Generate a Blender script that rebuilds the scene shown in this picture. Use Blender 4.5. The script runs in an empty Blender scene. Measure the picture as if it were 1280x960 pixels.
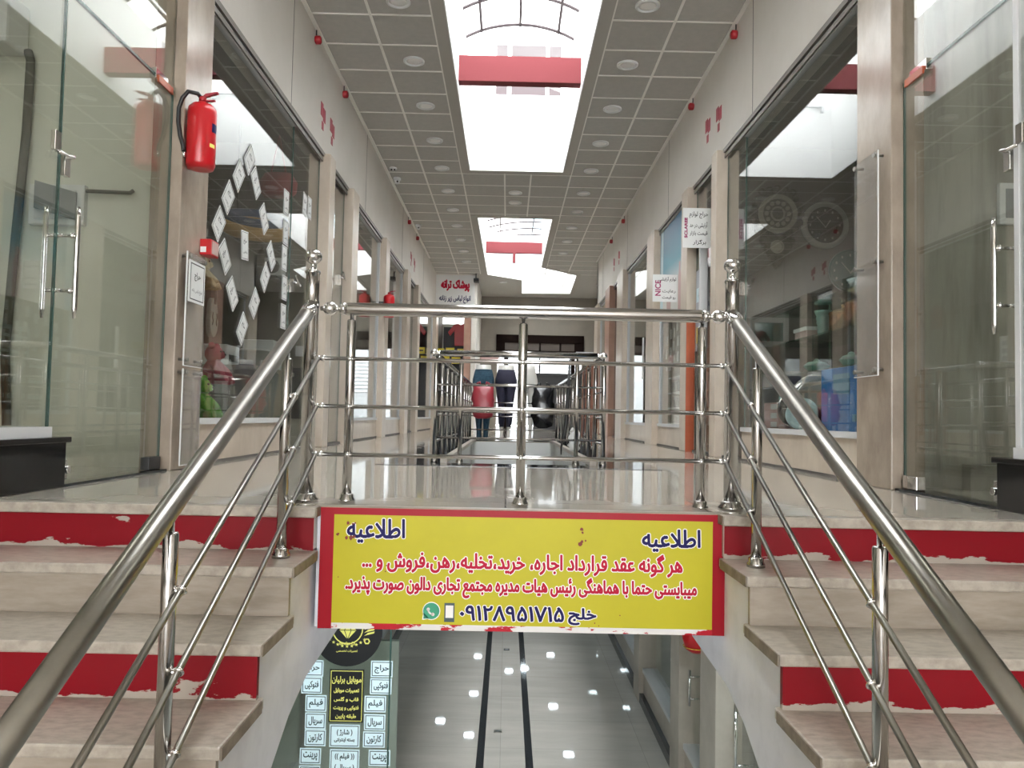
import bpy, bmesh, math, random
from mathutils import Vector, Matrix
C = bpy.context
col = C.scene.collection
rnd = random.Random(7)
PI = math.pi

# ------------------------------------------------------------------ camera, sky, exposure
sc = C.scene
cd = bpy.data.cameras.new('camera'); cam = bpy.data.objects.new('camera', cd); col.objects.link(cam)
cd.sensor_width = 36.0; cd.lens = 27.0; cd.clip_start = 0.02
cam.matrix_world = Matrix(((0.99976635, -0.02094212, -0.00535414, 0.0),
                           (-0.00624419, -0.0426686, -0.99906977, 0.0),
                           (0.02069419, 0.99886977, -0.0427894, 0.355),
                           (0, 0, 0, 1)))
sc.camera = cam
wd = bpy.data.worlds.new('sky'); sc.world = wd; wd.use_nodes = True
bg = wd.node_tree.nodes['Background']; bg.inputs[0].default_value = (0.97, 0.985, 1.0, 1); bg.inputs[1].default_value = 13.0
sc.view_settings.view_transform = 'Standard'; sc.view_settings.look = 'None'
sc.view_settings.exposure = 0.14; sc.view_settings.gamma = 1.0; sc.view_settings.use_curve_mapping = False
try:
    sc.cycles.transparent_max_bounces = 32; sc.cycles.max_bounces = 10; sc.cycles.diffuse_bounces = 6
    sc.cycles.glossy_bounces = 5; sc.cycles.caustics_reflective = False; sc.cycles.caustics_refractive = False
    sc.cycles.use_denoising = True; sc.cycles.sample_clamp_indirect = 6.0
except Exception:
    pass

# ------------------------------------------------------------------ materials
def mat(name, color, rough=0.5, metal=0.0, emit=0.0, spec=0.5):
    m = bpy.data.materials.new(name); m.use_nodes = True
    p = m.node_tree.nodes['Principled BSDF']
    p.inputs['Base Color'].default_value = (*color, 1); p.inputs['Roughness'].default_value = rough
    p.inputs['Metallic'].default_value = metal; p.inputs['Specular IOR Level'].default_value = spec
    if emit:
        p.inputs['Emission Color'].default_value = (*color, 1); p.inputs['Emission Strength'].default_value = emit
    return m
def noise_mat(name, c1, c2, scale=4.0, rough=0.5, stretch=(1, 1, 1), detail=6, metal=0.0, lo=0.35, hi=0.65, bump=0.0, spec=0.5):
    m = mat(name, c1, rough, metal, spec=spec); nt = m.node_tree; p = nt.nodes['Principled BSDF']
    tc = nt.nodes.new('ShaderNodeTexCoord'); mp = nt.nodes.new('ShaderNodeMapping'); mp.inputs['Scale'].default_value = stretch
    geo = nt.nodes.new('ShaderNodeNewGeometry')
    n = nt.nodes.new('ShaderNodeTexNoise'); n.inputs['Scale'].default_value = scale; n.inputs['Detail'].default_value = detail
    n.inputs['Roughness'].default_value = 0.62
    r = nt.nodes.new('ShaderNodeValToRGB')
    r.color_ramp.elements[0].position = lo; r.color_ramp.elements[1].position = hi
    r.color_ramp.elements[0].color = (*c1, 1); r.color_ramp.elements[1].color = (*c2, 1)
    nt.links.new(geo.outputs['Position'], mp.inputs['Vector']); nt.links.new(mp.outputs[0], n.inputs['Vector'])
    nt.links.new(n.outputs['Fac'], r.inputs[0]); nt.links.new(r.outputs[0], p.inputs['Base Color'])
    if bump:
        b = nt.nodes.new('ShaderNodeBump'); b.inputs['Strength'].default_value = bump; b.inputs['Distance'].default_value = 0.004
        nt.links.new(n.outputs['Fac'], b.inputs['Height']); nt.links.new(b.outputs[0], p.inputs['Normal'])
    return m
def slab_mat(name, c1, c2, joint, bw, bh, rough, veins=3.0, stretch=(1, 1, 1), gap=0.004, spec=0.5):
    """polished stone slabs with fine joints, laid in world x/y"""
    m = noise_mat(name, c1, c2, veins, rough, stretch, spec=spec); nt = m.node_tree; p = nt.nodes['Principled BSDF']
    ramp = [n for n in nt.nodes if n.type == 'VALTORGB'][0]; geo = [n for n in nt.nodes if n.type == 'NEW_GEOMETRY'][0]
    br = nt.nodes.new('ShaderNodeTexBrick'); br.inputs['Scale'].default_value = 1.0
    br.inputs['Brick Width'].default_value = bw; br.inputs['Row Height'].default_value = bh
    br.inputs['Mortar Size'].default_value = gap; br.inputs['Mortar Smooth'].default_value = 0.0
    br.inputs['Mortar'].default_value = (*joint, 1); br.offset = 0.0
    br.inputs['Color1'].default_value = (1, 1, 1, 1); br.inputs['Color2'].default_value = (0.93, 0.93, 0.93, 1)
    mx = nt.nodes.new('ShaderNodeMix'); mx.data_type = 'RGBA'; mx.blend_type = 'MULTIPLY'; mx.inputs[0].default_value = 1.0
    nt.links.new(geo.outputs['Position'], br.inputs['Vector'])
    nt.links.new(ramp.outputs[0], mx.inputs[6]); nt.links.new(br.outputs['Color'], mx.inputs[7])
    nt.links.new(mx.outputs[2], p.inputs['Base Color'])
    return m
def worn_paint(name, paint, under, amount=0.62, scale=9.0, spec=0.2):
    """paint flaked off in irregular patches"""
    m = noise_mat(name, paint, under, scale, 0.38, (0.5, 1, 1.6), 9, lo=amount, hi=amount + 0.012, spec=spec)
    return m
def worn_low(m, amt=0.3):
    """flaking is worse along the bottom edge of the board, where shoes scrape it"""
    nt = m.node_tree; ramp = [n for n in nt.nodes if n.type == 'VALTORGB'][0]; noise = [n for n in nt.nodes if n.type == 'TEX_NOISE'][0]
    tc = nt.nodes.new('ShaderNodeTexCoord'); sp = nt.nodes.new('ShaderNodeSeparateXYZ')
    a = nt.nodes.new('ShaderNodeMath'); a.operation = 'SUBTRACT'; a.inputs[0].default_value = 1.0
    p = nt.nodes.new('ShaderNodeMath'); p.operation = 'POWER'; p.inputs[1].default_value = 5.0
    q = nt.nodes.new('ShaderNodeMath'); q.operation = 'MULTIPLY_ADD'; q.inputs[1].default_value = amt
    nt.links.new(tc.outputs['Generated'], sp.inputs[0]); nt.links.new(sp.outputs['Z'], a.inputs[1]); nt.links.new(a.outputs[0], p.inputs[0])
    nt.links.new(p.outputs[0], q.inputs[0]); nt.links.new(noise.outputs['Fac'], q.inputs[2]); nt.links.new(q.outputs[0], ramp.inputs[0])
def glass_mat(name, tint, f0=0.05, frost=0.0):
    m = bpy.data.materials.new(name); m.use_nodes = True; nt = m.node_tree; nt.nodes.clear()
    out = nt.nodes.new('ShaderNodeOutputMaterial'); mix = nt.nodes.new('ShaderNodeMixShader')
    tr = nt.nodes.new('ShaderNodeBsdfTransparent'); tr.inputs[0].default_value = (*tint, 1)
    gl = nt.nodes.new('ShaderNodeBsdfGlossy'); gl.inputs['Roughness'].default_value = 0.0; gl.inputs[0].default_value = (1, 1, 1, 1)
    lw = nt.nodes.new('ShaderNodeLayerWeight'); lw.inputs['Blend'].default_value = 0.5
    pw = nt.nodes.new('ShaderNodeMath'); pw.operation = 'POWER'; pw.inputs[1].default_value = 5.0
    ma = nt.nodes.new('ShaderNodeMath'); ma.operation = 'MULTIPLY_ADD'; ma.inputs[1].default_value = 1 - f0; ma.inputs[2].default_value = f0
    nt.links.new(lw.outputs['Facing'], pw.inputs[0]); nt.links.new(pw.outputs[0], ma.inputs[0])
    nt.links.new(ma.outputs[0], mix.inputs[0]); nt.links.new(tr.outputs[0], mix.inputs[1]); nt.links.new(gl.outputs[0], mix.inputs[2])
    if frost:
        df = nt.nodes.new('ShaderNodeBsdfDiffuse'); df.inputs[0].default_value = (0.8, 0.82, 0.82, 1)
        m2 = nt.nodes.new('ShaderNodeMixShader'); m2.inputs[0].default_value = frost
        nt.links.new(mix.outputs[0], m2.inputs[1]); nt.links.new(df.outputs[0], m2.inputs[2]); nt.links.new(m2.outputs[0], out.inputs[0])
    else:
        nt.links.new(mix.outputs[0], out.inputs[0])
    return m
M = {}
M['wall'] = noise_mat('painted_wall', (0.68, 0.645, 0.59), (0.74, 0.705, 0.655), 1.3, 0.45)
M['white'] = mat('white_plaster', (0.86, 0.86, 0.85), 0.7)
M['plaster'] = noise_mat('rough_white_plaster', (0.80, 0.80, 0.85), (0.70, 0.70, 0.75), 7, 0.8, lo=0.45, hi=0.75, bump=0.35)
M['tile'] = noise_mat('grey_ceiling_tile', (0.44, 0.43, 0.405), (0.475, 0.46, 0.43), 14, 0.8)
M['tbar'] = mat('ceiling_bar', (0.85, 0.83, 0.79), 0.5)
M['band'] = mat('ceiling_border', (0.44, 0.42, 0.385), 0.7)
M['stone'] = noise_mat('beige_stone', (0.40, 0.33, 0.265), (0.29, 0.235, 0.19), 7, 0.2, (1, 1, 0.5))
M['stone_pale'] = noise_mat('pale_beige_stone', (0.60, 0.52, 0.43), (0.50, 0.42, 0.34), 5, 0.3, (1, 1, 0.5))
M['floor'] = slab_mat('polished_floor', (0.50, 0.46, 0.40), (0.45, 0.41, 0.35), (0.52, 0.5, 0.46), 0.8, 0.8, 0.05, 2.0, (1, 0.4, 1), 0.003, 0.35)
M['bfloor'] = slab_mat('polished_basement_floor', (0.58, 0.55, 0.50), (0.50, 0.475, 0.43), (0.75, 0.75, 0.75), 1.4, 0.7, 0.035, 2.2, (0.5, 2.2, 1), 0.003, 0.5)
M['tread'] = noise_mat('cream_stone_tread', (0.43, 0.385, 0.325), (0.27, 0.235, 0.195), 22, 0.3, (1, 2.0, 1), 12, lo=0.40, hi=0.72)
M['raw_edge'] = noise_mat('raw_stone_edge', (0.17, 0.135, 0.10), (0.27, 0.22, 0.17), 18, 0.7)
M['riser'] = noise_mat('beige_stone_riser', (0.36, 0.31, 0.255), (0.25, 0.21, 0.165), 9, 0.4, (0.5, 1, 2.4))
M['redriser'] = worn_paint('worn_red_paint', (0.21, 0.005, 0.011), (0.40, 0.35, 0.30), 0.69)
worn_low(M['redriser'])
M['redframe'] = worn_paint('chipped_red_paint', (0.33, 0.006, 0.016), (0.6, 0.70, 0.68), 0.70, 16)
M['redwhite'] = worn_paint('mostly_flaked_red_paint', (0.72, 0.70, 0.68), (0.45, 0.012, 0.025), 0.53, 14)
M['black_stone'] = mat('black_granite', (0.008, 0.008, 0.009), 0.12)
M['dark_strip'] = mat('dark_granite', (0.022, 0.025, 0.03), 0.06)
M['joint'] = mat('dark_joint', (0.10, 0.09, 0.08), 0.6)
M['steel'] = noise_mat('polished_steel', (0.54, 0.525, 0.51), (0.46, 0.445, 0.43), 3, 0.12, (1, 1, 1), metal=1.0)
M['steel_worn'] = noise_mat('handled_steel', (0.36, 0.345, 0.31), (0.29, 0.275, 0.245), 6, 0.30, metal=1.0)
M['chrome'] = mat('chrome', (0.74, 0.73, 0.72), 0.06, 1.0)
M['alu'] = mat('white_aluminium', (0.66, 0.67, 0.68), 0.4)
M['alu_dark'] = mat('dark_aluminium', (0.16, 0.145, 0.125), 0.4, 0.3)
M['glass'] = glass_mat('shop_glass', (0.93, 0.95, 0.935), 0.085)
M['glass_clear'] = glass_mat('skylight_glass', (0.96, 0.98, 0.98), 0.03)
M['acrylic'] = glass_mat('acrylic', (0.95, 0.95, 0.95), 0.05, 0.08)
M['shelf_glass'] = glass_mat('green_shelf_glass', (0.55, 0.75, 0.66), 0.05)
M['glass_edge'] = mat('green_glass_edge', (0.05, 0.10, 0.085), 0.2)
M['beam'] = mat('rose_red_paint', (0.17, 0.042, 0.047), 0.7, spec=0.08)
M['rib'] = mat('grey_painted_steel', (0.06, 0.05, 0.052), 0.8, spec=0.05)
M['red'] = mat('signal_red', (0.52, 0.012, 0.018), 0.28)
M['red_plastic'] = mat('red_plastic', (0.38, 0.012, 0.02), 0.4)
M['crimson'] = mat('crimson_decal', (0.35, 0.03, 0.05), 0.5)
M['black'] = mat('black_plastic', (0.012, 0.012, 0.013), 0.4)
M['grey_plastic'] = mat('grey_plastic', (0.23, 0.25, 0.26), 0.35)
M['white_plastic'] = mat('white_plastic', (0.74, 0.75, 0.75), 0.4)
M['lens'] = mat('frosted_lamp_lens', (0.9, 0.89, 0.87), 0.5)
M['yellow'] = noise_mat('yellow_print', (0.52, 0.47, 0.026), (0.47, 0.425, 0.022), 3, 0.4, spec=0.2)
M['navy_ink'] = mat('navy_ink', (0.012, 0.010, 0.085), 0.45, spec=0.15)
M['red_ink'] = mat('red_ink', (0.46, 0.008, 0.035), 0.45, spec=0.15)
M['white_ink'] = mat('white_ink', (0.82, 0.80, 0.78), 0.4)
M['black_ink'] = mat('black_ink', (0.015, 0.015, 0.018), 0.5)
M['gold_ink'] = mat('pale_gold_ink', (0.80, 0.74, 0.18), 0.4)
M['green_ink'] = mat('green_ink', (0.02, 0.28, 0.15), 0.4)
M['teal_ink'] = mat('dark_teal_ink', (0.03, 0.06, 0.07), 0.4)
M['magenta_ink'] = mat('magenta_ink', (0.30, 0.02, 0.11), 0.5)
M['brown_spot'] = mat('brown_stain', (0.20, 0.03, 0.015), 0.6)
M['paper'] = mat('white_paper', (0.78, 0.79, 0.78), 0.6)
M['paper_blue'] = mat('bluish_white_paper', (0.62, 0.76, 0.80), 0.5)
M['sticker_paper'] = mat('bluish_sticker', (0.78, 0.92, 0.97), 0.5)
M['paper_grey'] = mat('grey_poster', (0.42, 0.44, 0.48), 0.5)
M['paper_yellow'] = mat('yellow_card', (0.75, 0.62, 0.04), 0.5)
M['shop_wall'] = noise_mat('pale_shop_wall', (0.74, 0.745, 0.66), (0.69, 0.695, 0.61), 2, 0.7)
M['shop_stone'] = noise_mat('grey_veined_wall', (0.40, 0.395, 0.345), (0.22, 0.21, 0.18), 3.2, 0.5, (2.2, 2.2, 0.22), lo=0.45, hi=0.68)
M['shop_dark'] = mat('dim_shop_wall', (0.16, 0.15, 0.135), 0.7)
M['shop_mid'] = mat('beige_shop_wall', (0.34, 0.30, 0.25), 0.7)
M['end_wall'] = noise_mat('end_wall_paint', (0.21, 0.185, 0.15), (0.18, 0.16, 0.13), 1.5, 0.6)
M['dark_brown'] = mat('dark_brown_wood', (0.010, 0.006, 0.005), 0.9, spec=0.05)
M['brown_panel'] = mat('brown_panel', (0.06, 0.045, 0.035), 0.5)
M['pink_stone'] = noise_mat('reddish_stone', (0.42, 0.24, 0.17), (0.36, 0.20, 0.14), 5, 0.35)
M['orange_panel'] = noise_mat('orange_red_panel', (0.45, 0.10, 0.04), (0.38, 0.08, 0.03), 4, 0.35)
M['street'] = mat('street_grey', (0.10, 0.10, 0.10), 0.8)
M['street_wall'] = mat('street_building', (0.26, 0.265, 0.27), 0.8)
M['facade'] = mat('outer_facade', (0.75, 0.74, 0.71), 0.8)
M['facade_glass'] = mat('bluish_window', (0.40, 0.52, 0.58), 0.15)
M['denim'] = noise_mat('denim', (0.016, 0.05, 0.085), (0.035, 0.09, 0.13), 40, 0.85)
M['navy_cloth'] = mat('dark_navy_cloth', (0.022, 0.022, 0.045), 0.8)
M['skin_white'] = mat('white_mannequin_plastic', (0.66, 0.64, 0.60), 0.35)
M['red_bag'] = mat('crinkled_red_plastic', (0.32, 0.035, 0.05), 0.3)
M['black_bag'] = mat('glossy_black_plastic', (0.008, 0.008, 0.01), 0.16)
M['belt'] = mat('red_brown_leather', (0.27, 0.075, 0.03), 0.45)
M['belt_dark'] = mat('dark_brown_leather', (0.07, 0.02, 0.015), 0.45)
M['copper'] = mat('copper', (0.70, 0.33, 0.19), 0.17, 1.0)
M['teal_glass'] = mat('teal_glassware', (0.12, 0.36, 0.31), 0.08, spec=0.8)
M['crystal'] = mat('cut_crystal', (0.55, 0.70, 0.70), 0.08, spec=0.9)
M['blue'] = mat('blue_card', (0.015, 0.16, 0.46), 0.45)
M['blue_pale'] = mat('pale_blue_print', (0.16, 0.33, 0.46), 0.45)
M['bronze'] = noise_mat('antique_bronze', (0.12, 0.105, 0.075), (0.06, 0.052, 0.04), 25, 0.4, metal=0.5)
M['dial'] = mat('cream_dial', (0.38, 0.35, 0.28), 0.5)
M['rim_grey'] = mat('pale_grey_rim', (0.46, 0.47, 0.44), 0.35)
M['dark_dial'] = mat('dark_green_dial', (0.012, 0.018, 0.016), 0.3)
M['teal_dial'] = mat('teal_dial', (0.07, 0.16, 0.14), 0.3)
M['pink_card'] = mat('pinkish_card', (0.52, 0.36, 0.34), 0.6)
M['gold'] = mat('gold_lid', (0.75, 0.46, 0.06), 0.25, 0.8)
M['plush_red'] = noise_mat('crimson_plush', (0.42, 0.03, 0.07), (0.30, 0.02, 0.05), 50, 0.95, bump=0.6)
M['plush_green'] = noise_mat('leaf_green_plush', (0.12, 0.36, 0.02), (0.07, 0.24, 0.01), 50, 0.95, bump=0.6)
M['plush_tan'] = noise_mat('tan_plush', (0.48, 0.36, 0.18), (0.40, 0.28, 0.13), 50, 0.95, bump=0.6)
M['toy_blue'] = mat('dark_blue_vinyl', (0.03, 0.06, 0.15), 0.4)
M['toy_orange'] = mat('orange_vinyl', (0.52, 0.28, 0.05), 0.4)
M['toy_grey'] = mat('grey_green_toy', (0.26, 0.30, 0.27), 0.4)
M['cable'] = mat('olive_cable', (0.075, 0.075, 0.055), 0.6)
M['lamp_on'] = mat('lit_lamp', (0.82, 0.95, 1.0), 0.5, emit=45.0)
M['fill_glow'] = mat('added_fill_light', (1.0, 0.96, 0.88), 0.5, emit=45.0)  # glow for the fill tubes added in the near shops
M['bwall'] = noise_mat('basement_stone', (0.52, 0.465, 0.40), (0.44, 0.39, 0.33), 4, 0.35)
M['bshop'] = mat('basement_shop_wall', (0.46, 0.53, 0.47), 0.7)
M['bceil'] = mat('basement_ceiling', (0.55, 0.55, 0.54), 0.7)
M['fascia'] = mat('void_fascia', (0.62, 0.63, 0.62), 0.5)
M['tissue'] = mat('pale_pink_print', (0.52, 0.33, 0.30), 0.6)

# ------------------------------------------------------------------ mesh helpers
class B:
    def __init__(s): s.bm = bmesh.new()
    def box(s, x0, x1, y0, y1, z0, z1):
        v = [s.bm.verts.new(p) for p in ((x0, y0, z0), (x1, y0, z0), (x1, y1, z0), (x0, y1, z0), (x0, y0, z1), (x1, y0, z1), (x1, y1, z1), (x0, y1, z1))]
        for f in ((0, 3, 2, 1), (4, 5, 6, 7), (0, 1, 5, 4), (1, 2, 6, 5), (2, 3, 7, 6), (3, 0, 4, 7)): s.bm.faces.new([v[i] for i in f])
        return s
    def quad(s, *pts):
        s.bm.faces.new([s.bm.verts.new(p) for p in pts]); return s
    def prism(s, pts, vec):
        """closed polygon (3d points) swept along vec"""
        a = [s.bm.verts.new(p) for p in pts]; b = [s.bm.verts.new(Vector(p) + Vector(vec)) for p in pts]; n = len(pts)
        s.bm.faces.new(a); s.bm.faces.new(list(reversed(b)))
        for i in range(n): s.bm.faces.new([a[i], b[i], b[(i + 1) % n], a[(i + 1) % n]])
        return s
    def rings(s, rings, cap=True, smooth=True, closed=False):
        R = [[s.bm.verts.new(p) for p in r] for r in rings]; n = len(R[0])
        pairs = list(zip(R, R[1:])) + ([(R[-1], R[0])] if closed else [])
        for a, b in pairs:
            for i in range(n):
                f = s.bm.faces.new([a[i], a[(i + 1) % n], b[(i + 1) % n], b[i]]); f.smooth = smooth
        if cap and not closed:
            s.bm.faces.new(list(reversed(R[0]))); s.bm.faces.new(R[-1])
        return s
    def tube(s, pts, r, n=12, cap=True):
        P = [Vector(p) for p in pts]; rad = r if isinstance(r, (list, tuple)) else [r] * len(P); rings = []
        t0 = (P[1] - P[0]).normalized(); up = Vector((0, 0, 1)) if abs(t0.z) < 0.9 else Vector((1, 0, 0))
        u = t0.cross(up).normalized()
        for i, p in enumerate(P):
            if i == 0: t = (P[1] - P[0])
            elif i == len(P) - 1: t = (P[-1] - P[-2])
            else: t = (P[i + 1] - P[i]).normalized() + (P[i] - P[i - 1]).normalized()
            t.normalize(); u = (u - t * u.dot(t)).normalized(); w = t.cross(u)
            rings.append([p + (u * math.cos(2 * PI * k / n) + w * math.sin(2 * PI * k / n)) * rad[i] for k in range(n)])
        return s.rings(rings, cap)
    def lathe(s, prof, org, axis=(0, 0, 1), n=20):
        """prof: (radius, height) list swept about axis through org"""
        a = Vector(axis).normalized(); h = Vector((0, 0, 1)) if abs(a.z) < 0.9 else Vector((1, 0, 0))
        u = a.cross(h).normalized(); w = a.cross(u); o = Vector(org)
        return s.rings([[o + a * z + (u * math.cos(2 * PI * k / n) + w * math.sin(2 * PI * k / n)) * max(r, 1e-4) for k in range(n)] for r, z in prof])
    def ball(s, c, r, sx=1, sy=1, sz=1, n=14):
        m = n // 2
        prof = [(math.sin(PI * (i + 0.02) / (m + 0.04)) * r, -math.cos(PI * (i + 0.02) / (m + 0.04)) * r) for i in range(m + 1)]
        c = Vector(c)
        return s.rings([[c + Vector((math.cos(2 * PI * k / n) * q * sx, math.sin(2 * PI * k / n) * q * sy, z * sz)) for k in range(n)] for q, z in prof])
    def loft(s, secs, n=18, wob=0.0, power=2.0):
        """secs: (cx, cy, z, rx, ry)"""
        out = []
        for i, (cx, cy, z, rx, ry) in enumerate(secs):
            r = []
            for k in range(n):
                a = 2 * PI * k / n; c, d = math.cos(a), math.sin(a)
                e = 1 + wob * math.sin(5 * a + 1.7 * i) + wob * 0.7 * math.sin(9 * a - 2.3 * i)
                r.append((cx + rx * e * math.copysign(abs(c) ** (2 / power), c), cy + ry * e * math.copysign(abs(d) ** (2 / power), d), z))
            out.append(r)
        return s.rings(out)
    def torus(s, c, R, r, axis=(0, 0, 1), n=28, m=8, sy=1.0):
        a = Vector(axis).normalized(); h = Vector((0, 0, 1)) if abs(a.z) < 0.9 else Vector((1, 0, 0))
        u = a.cross(h).normalized(); w = a.cross(u); c = Vector(c); rr = []
        for i in range(n):
            t = 2 * PI * i / n; d = u * math.cos(t) + w * math.sin(t) * sy
            rr.append([c + d * R + (d * math.cos(2 * PI * k / m) + a * math.sin(2 * PI * k / m)) * r for k in range(m)])
        return s.rings(rr, closed=True)
    def mesh(s, me, mtx):
        k = bmesh.new(); k.from_mesh(me); k.transform(mtx)
        t = bpy.data.meshes.new('t'); k.to_mesh(t); k.free(); s.bm.from_mesh(t); bpy.data.meshes.remove(t); return s

def wloc(o):
    v = Vector((0, 0, 0))
    while o: v += o.location; o = o.parent
    return v
def obj(name, b, m, parent=None, bevel=0.0, recalc=True):
    bm = b.bm
    if recalc: bmesh.ops.recalc_face_normals(bm, faces=bm.faces)
    xs = [v.co for v in bm.verts]
    lo = Vector([min(c[i] for c in xs) for i in range(3)]); hi = Vector([max(c[i] for c in xs) for i in range(3)])
    org = Vector(((lo.x + hi.x) / 2, (lo.y + hi.y) / 2, lo.z))
    bmesh.ops.translate(bm, verts=bm.verts, vec=-org)
    me = bpy.data.meshes.new(name); bm.to_mesh(me); bm.free()
    me.materials.append(M[m] if isinstance(m, str) else m)
    o = bpy.data.objects.new(name, me); col.objects.link(o)
    o.parent = parent; o.location = org - (wloc(parent) if parent else Vector((0, 0, 0)))
    if bevel:
        md = o.modifiers.new('edge', 'BEVEL'); md.width = bevel; md.segments = 2; md.limit_method = 'ANGLE'
    return o
def split(name, b, m, parent, bevel=0.0):
    """each loose piece becomes a part of its own"""
    left = set(b.bm.verts); out = []
    b.bm.verts.ensure_lookup_table()
    for v0 in list(b.bm.verts):
        if v0 not in left: continue
        isl = []; st = [v0]; left.discard(v0)
        while st:
            v = st.pop(); isl.append(v)
            for e in v.link_edges:
                w = e.other_vert(v)
                if w in left: left.discard(w); st.append(w)
        nb_ = B(); mp = {v: nb_.bm.verts.new(v.co) for v in isl}
        for f in {f for v in isl for f in v.link_faces}:
            g = nb_.bm.faces.new([mp[v] for v in f.verts]); g.smooth = f.smooth
        out.append(obj(name, nb_, m, parent, bevel))
    b.bm.free(); return out
def tag(o, label, cat, group=None, kind=None):
    if label: o['label'] = label
    if cat: o['category'] = cat
    if group: o['group'] = group
    if kind: o['kind'] = kind
    return o
def thing(name, label, cat, loc=(0, 0, 0), group=None, kind=None):
    o = bpy.data.objects.new(name, None); col.objects.link(o); o.location = loc; o.empty_display_size = 0.1
    return tag(o, label, cat, group, kind)
def struct(name, b, m, label, cat, parent=None, bevel=0.0):
    o = obj(name, b, m, parent, bevel)
    if parent is None: tag(o, label, cat, None, 'structure')
    return o
def copy_tree(o, delta, parent=None):
    c = o.copy(); col.objects.link(c)
    if parent is None: c.location = o.location + Vector(delta)
    else: c.parent = parent
    for ch in o.children: copy_tree(ch, delta, c)
    return c

# ------------------------------------------------------------------ lettering
AR = {'\u0627': ('FE8D', 'FE8E'), '\u0622': ('FE81', 'FE82'), '\u0626': ('FE89', 'FE8A', 'FE8B', 'FE8C'),
      '\u0628': ('FE8F', 'FE90', 'FE91', 'FE92'), '\u067E': ('FB56', 'FB57', 'FB58', 'FB59'), '\u062A': ('FE95', 'FE96', 'FE97', 'FE98'),
      '\u062B': ('FE99', 'FE9A', 'FE9B', 'FE9C'), '\u062C': ('FE9D', 'FE9E', 'FE9F', 'FEA0'), '\u0686': ('FB7A', 'FB7B', 'FB7C', 'FB7D'),
      '\u062D': ('FEA1', 'FEA2', 'FEA3', 'FEA4'), '\u062E': ('FEA5', 'FEA6', 'FEA7', 'FEA8'), '\u062F': ('FEA9', 'FEAA'), '\u0630': ('FEAB', 'FEAC'),
      '\u0631': ('FEAD', 'FEAE'), '\u0632': ('FEAF', 'FEB0'), '\u0698': ('FB8A', 'FB8B'), '\u0633': ('FEB1', 'FEB2', 'FEB3', 'FEB4'),
      '\u0634': ('FEB5', 'FEB6', 'FEB7', 'FEB8'), '\u0635': ('FEB9', 'FEBA', 'FEBB', 'FEBC'), '\u0636': ('FEBD', 'FEBE', 'FEBF', 'FEC0'),
      '\u0637': ('FEC1', 'FEC2', 'FEC3', 'FEC4'), '\u0638': ('FEC5', 'FEC6', 'FEC7', 'FEC8'), '\u0639': ('FEC9', 'FECA', 'FECB', 'FECC'),
      '\u063A': ('FECD', 'FECE', 'FECF', 'FED0'), '\u0641': ('FED1', 'FED2', 'FED3', 'FED4'), '\u0642': ('FED5', 'FED6', 'FED7', 'FED8'),
      '\u06A9': ('FB8E', 'FB8F', 'FB90', 'FB91'), '\u06AF': ('FB92', 'FB93', 'FB94', 'FB95'), '\u0644': ('FEDD', 'FEDE', 'FEDF', 'FEE0'),
      '\u0645': ('FEE1', 'FEE2', 'FEE3', 'FEE4'), '\u0646': ('FEE5', 'FEE6', 'FEE7', 'FEE8'), '\u0648': ('FEED', 'FEEE'),
      '\u0647': ('FEE9', 'FEEA', 'FEEB', 'FEEC'), '\u0629': ('FE93', 'FE94'), '\u06CC': ('FBFC', 'FBFD', 'FBFE', 'FBFF'), '\u0640': ('0640',) * 4}
def shape(s):
    """Persian text to joined letter forms in left-to-right drawing order"""
    s = s.replace('\u0644\u0627', '\uE001'); out = []
    tab = dict(AR); tab['\uE001'] = ('FEFB', 'FEFC')
    for i, ch in enumerate(s):
        if ch not in tab: out.append({'(': ')', ')': '('}.get(ch, ch)); continue
        f = tab[ch]
        prev = i > 0 and s[i - 1] in tab and len(tab[s[i - 1]]) == 4
        nxt = i + 1 < len(s) and s[i + 1] in tab and len(f) == 4
        k = (3 if nxt else 1) if prev else (2 if nxt else 0)
        out.append(chr(int(f[k], 16)))
    return ''.join(reversed(out))
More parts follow.
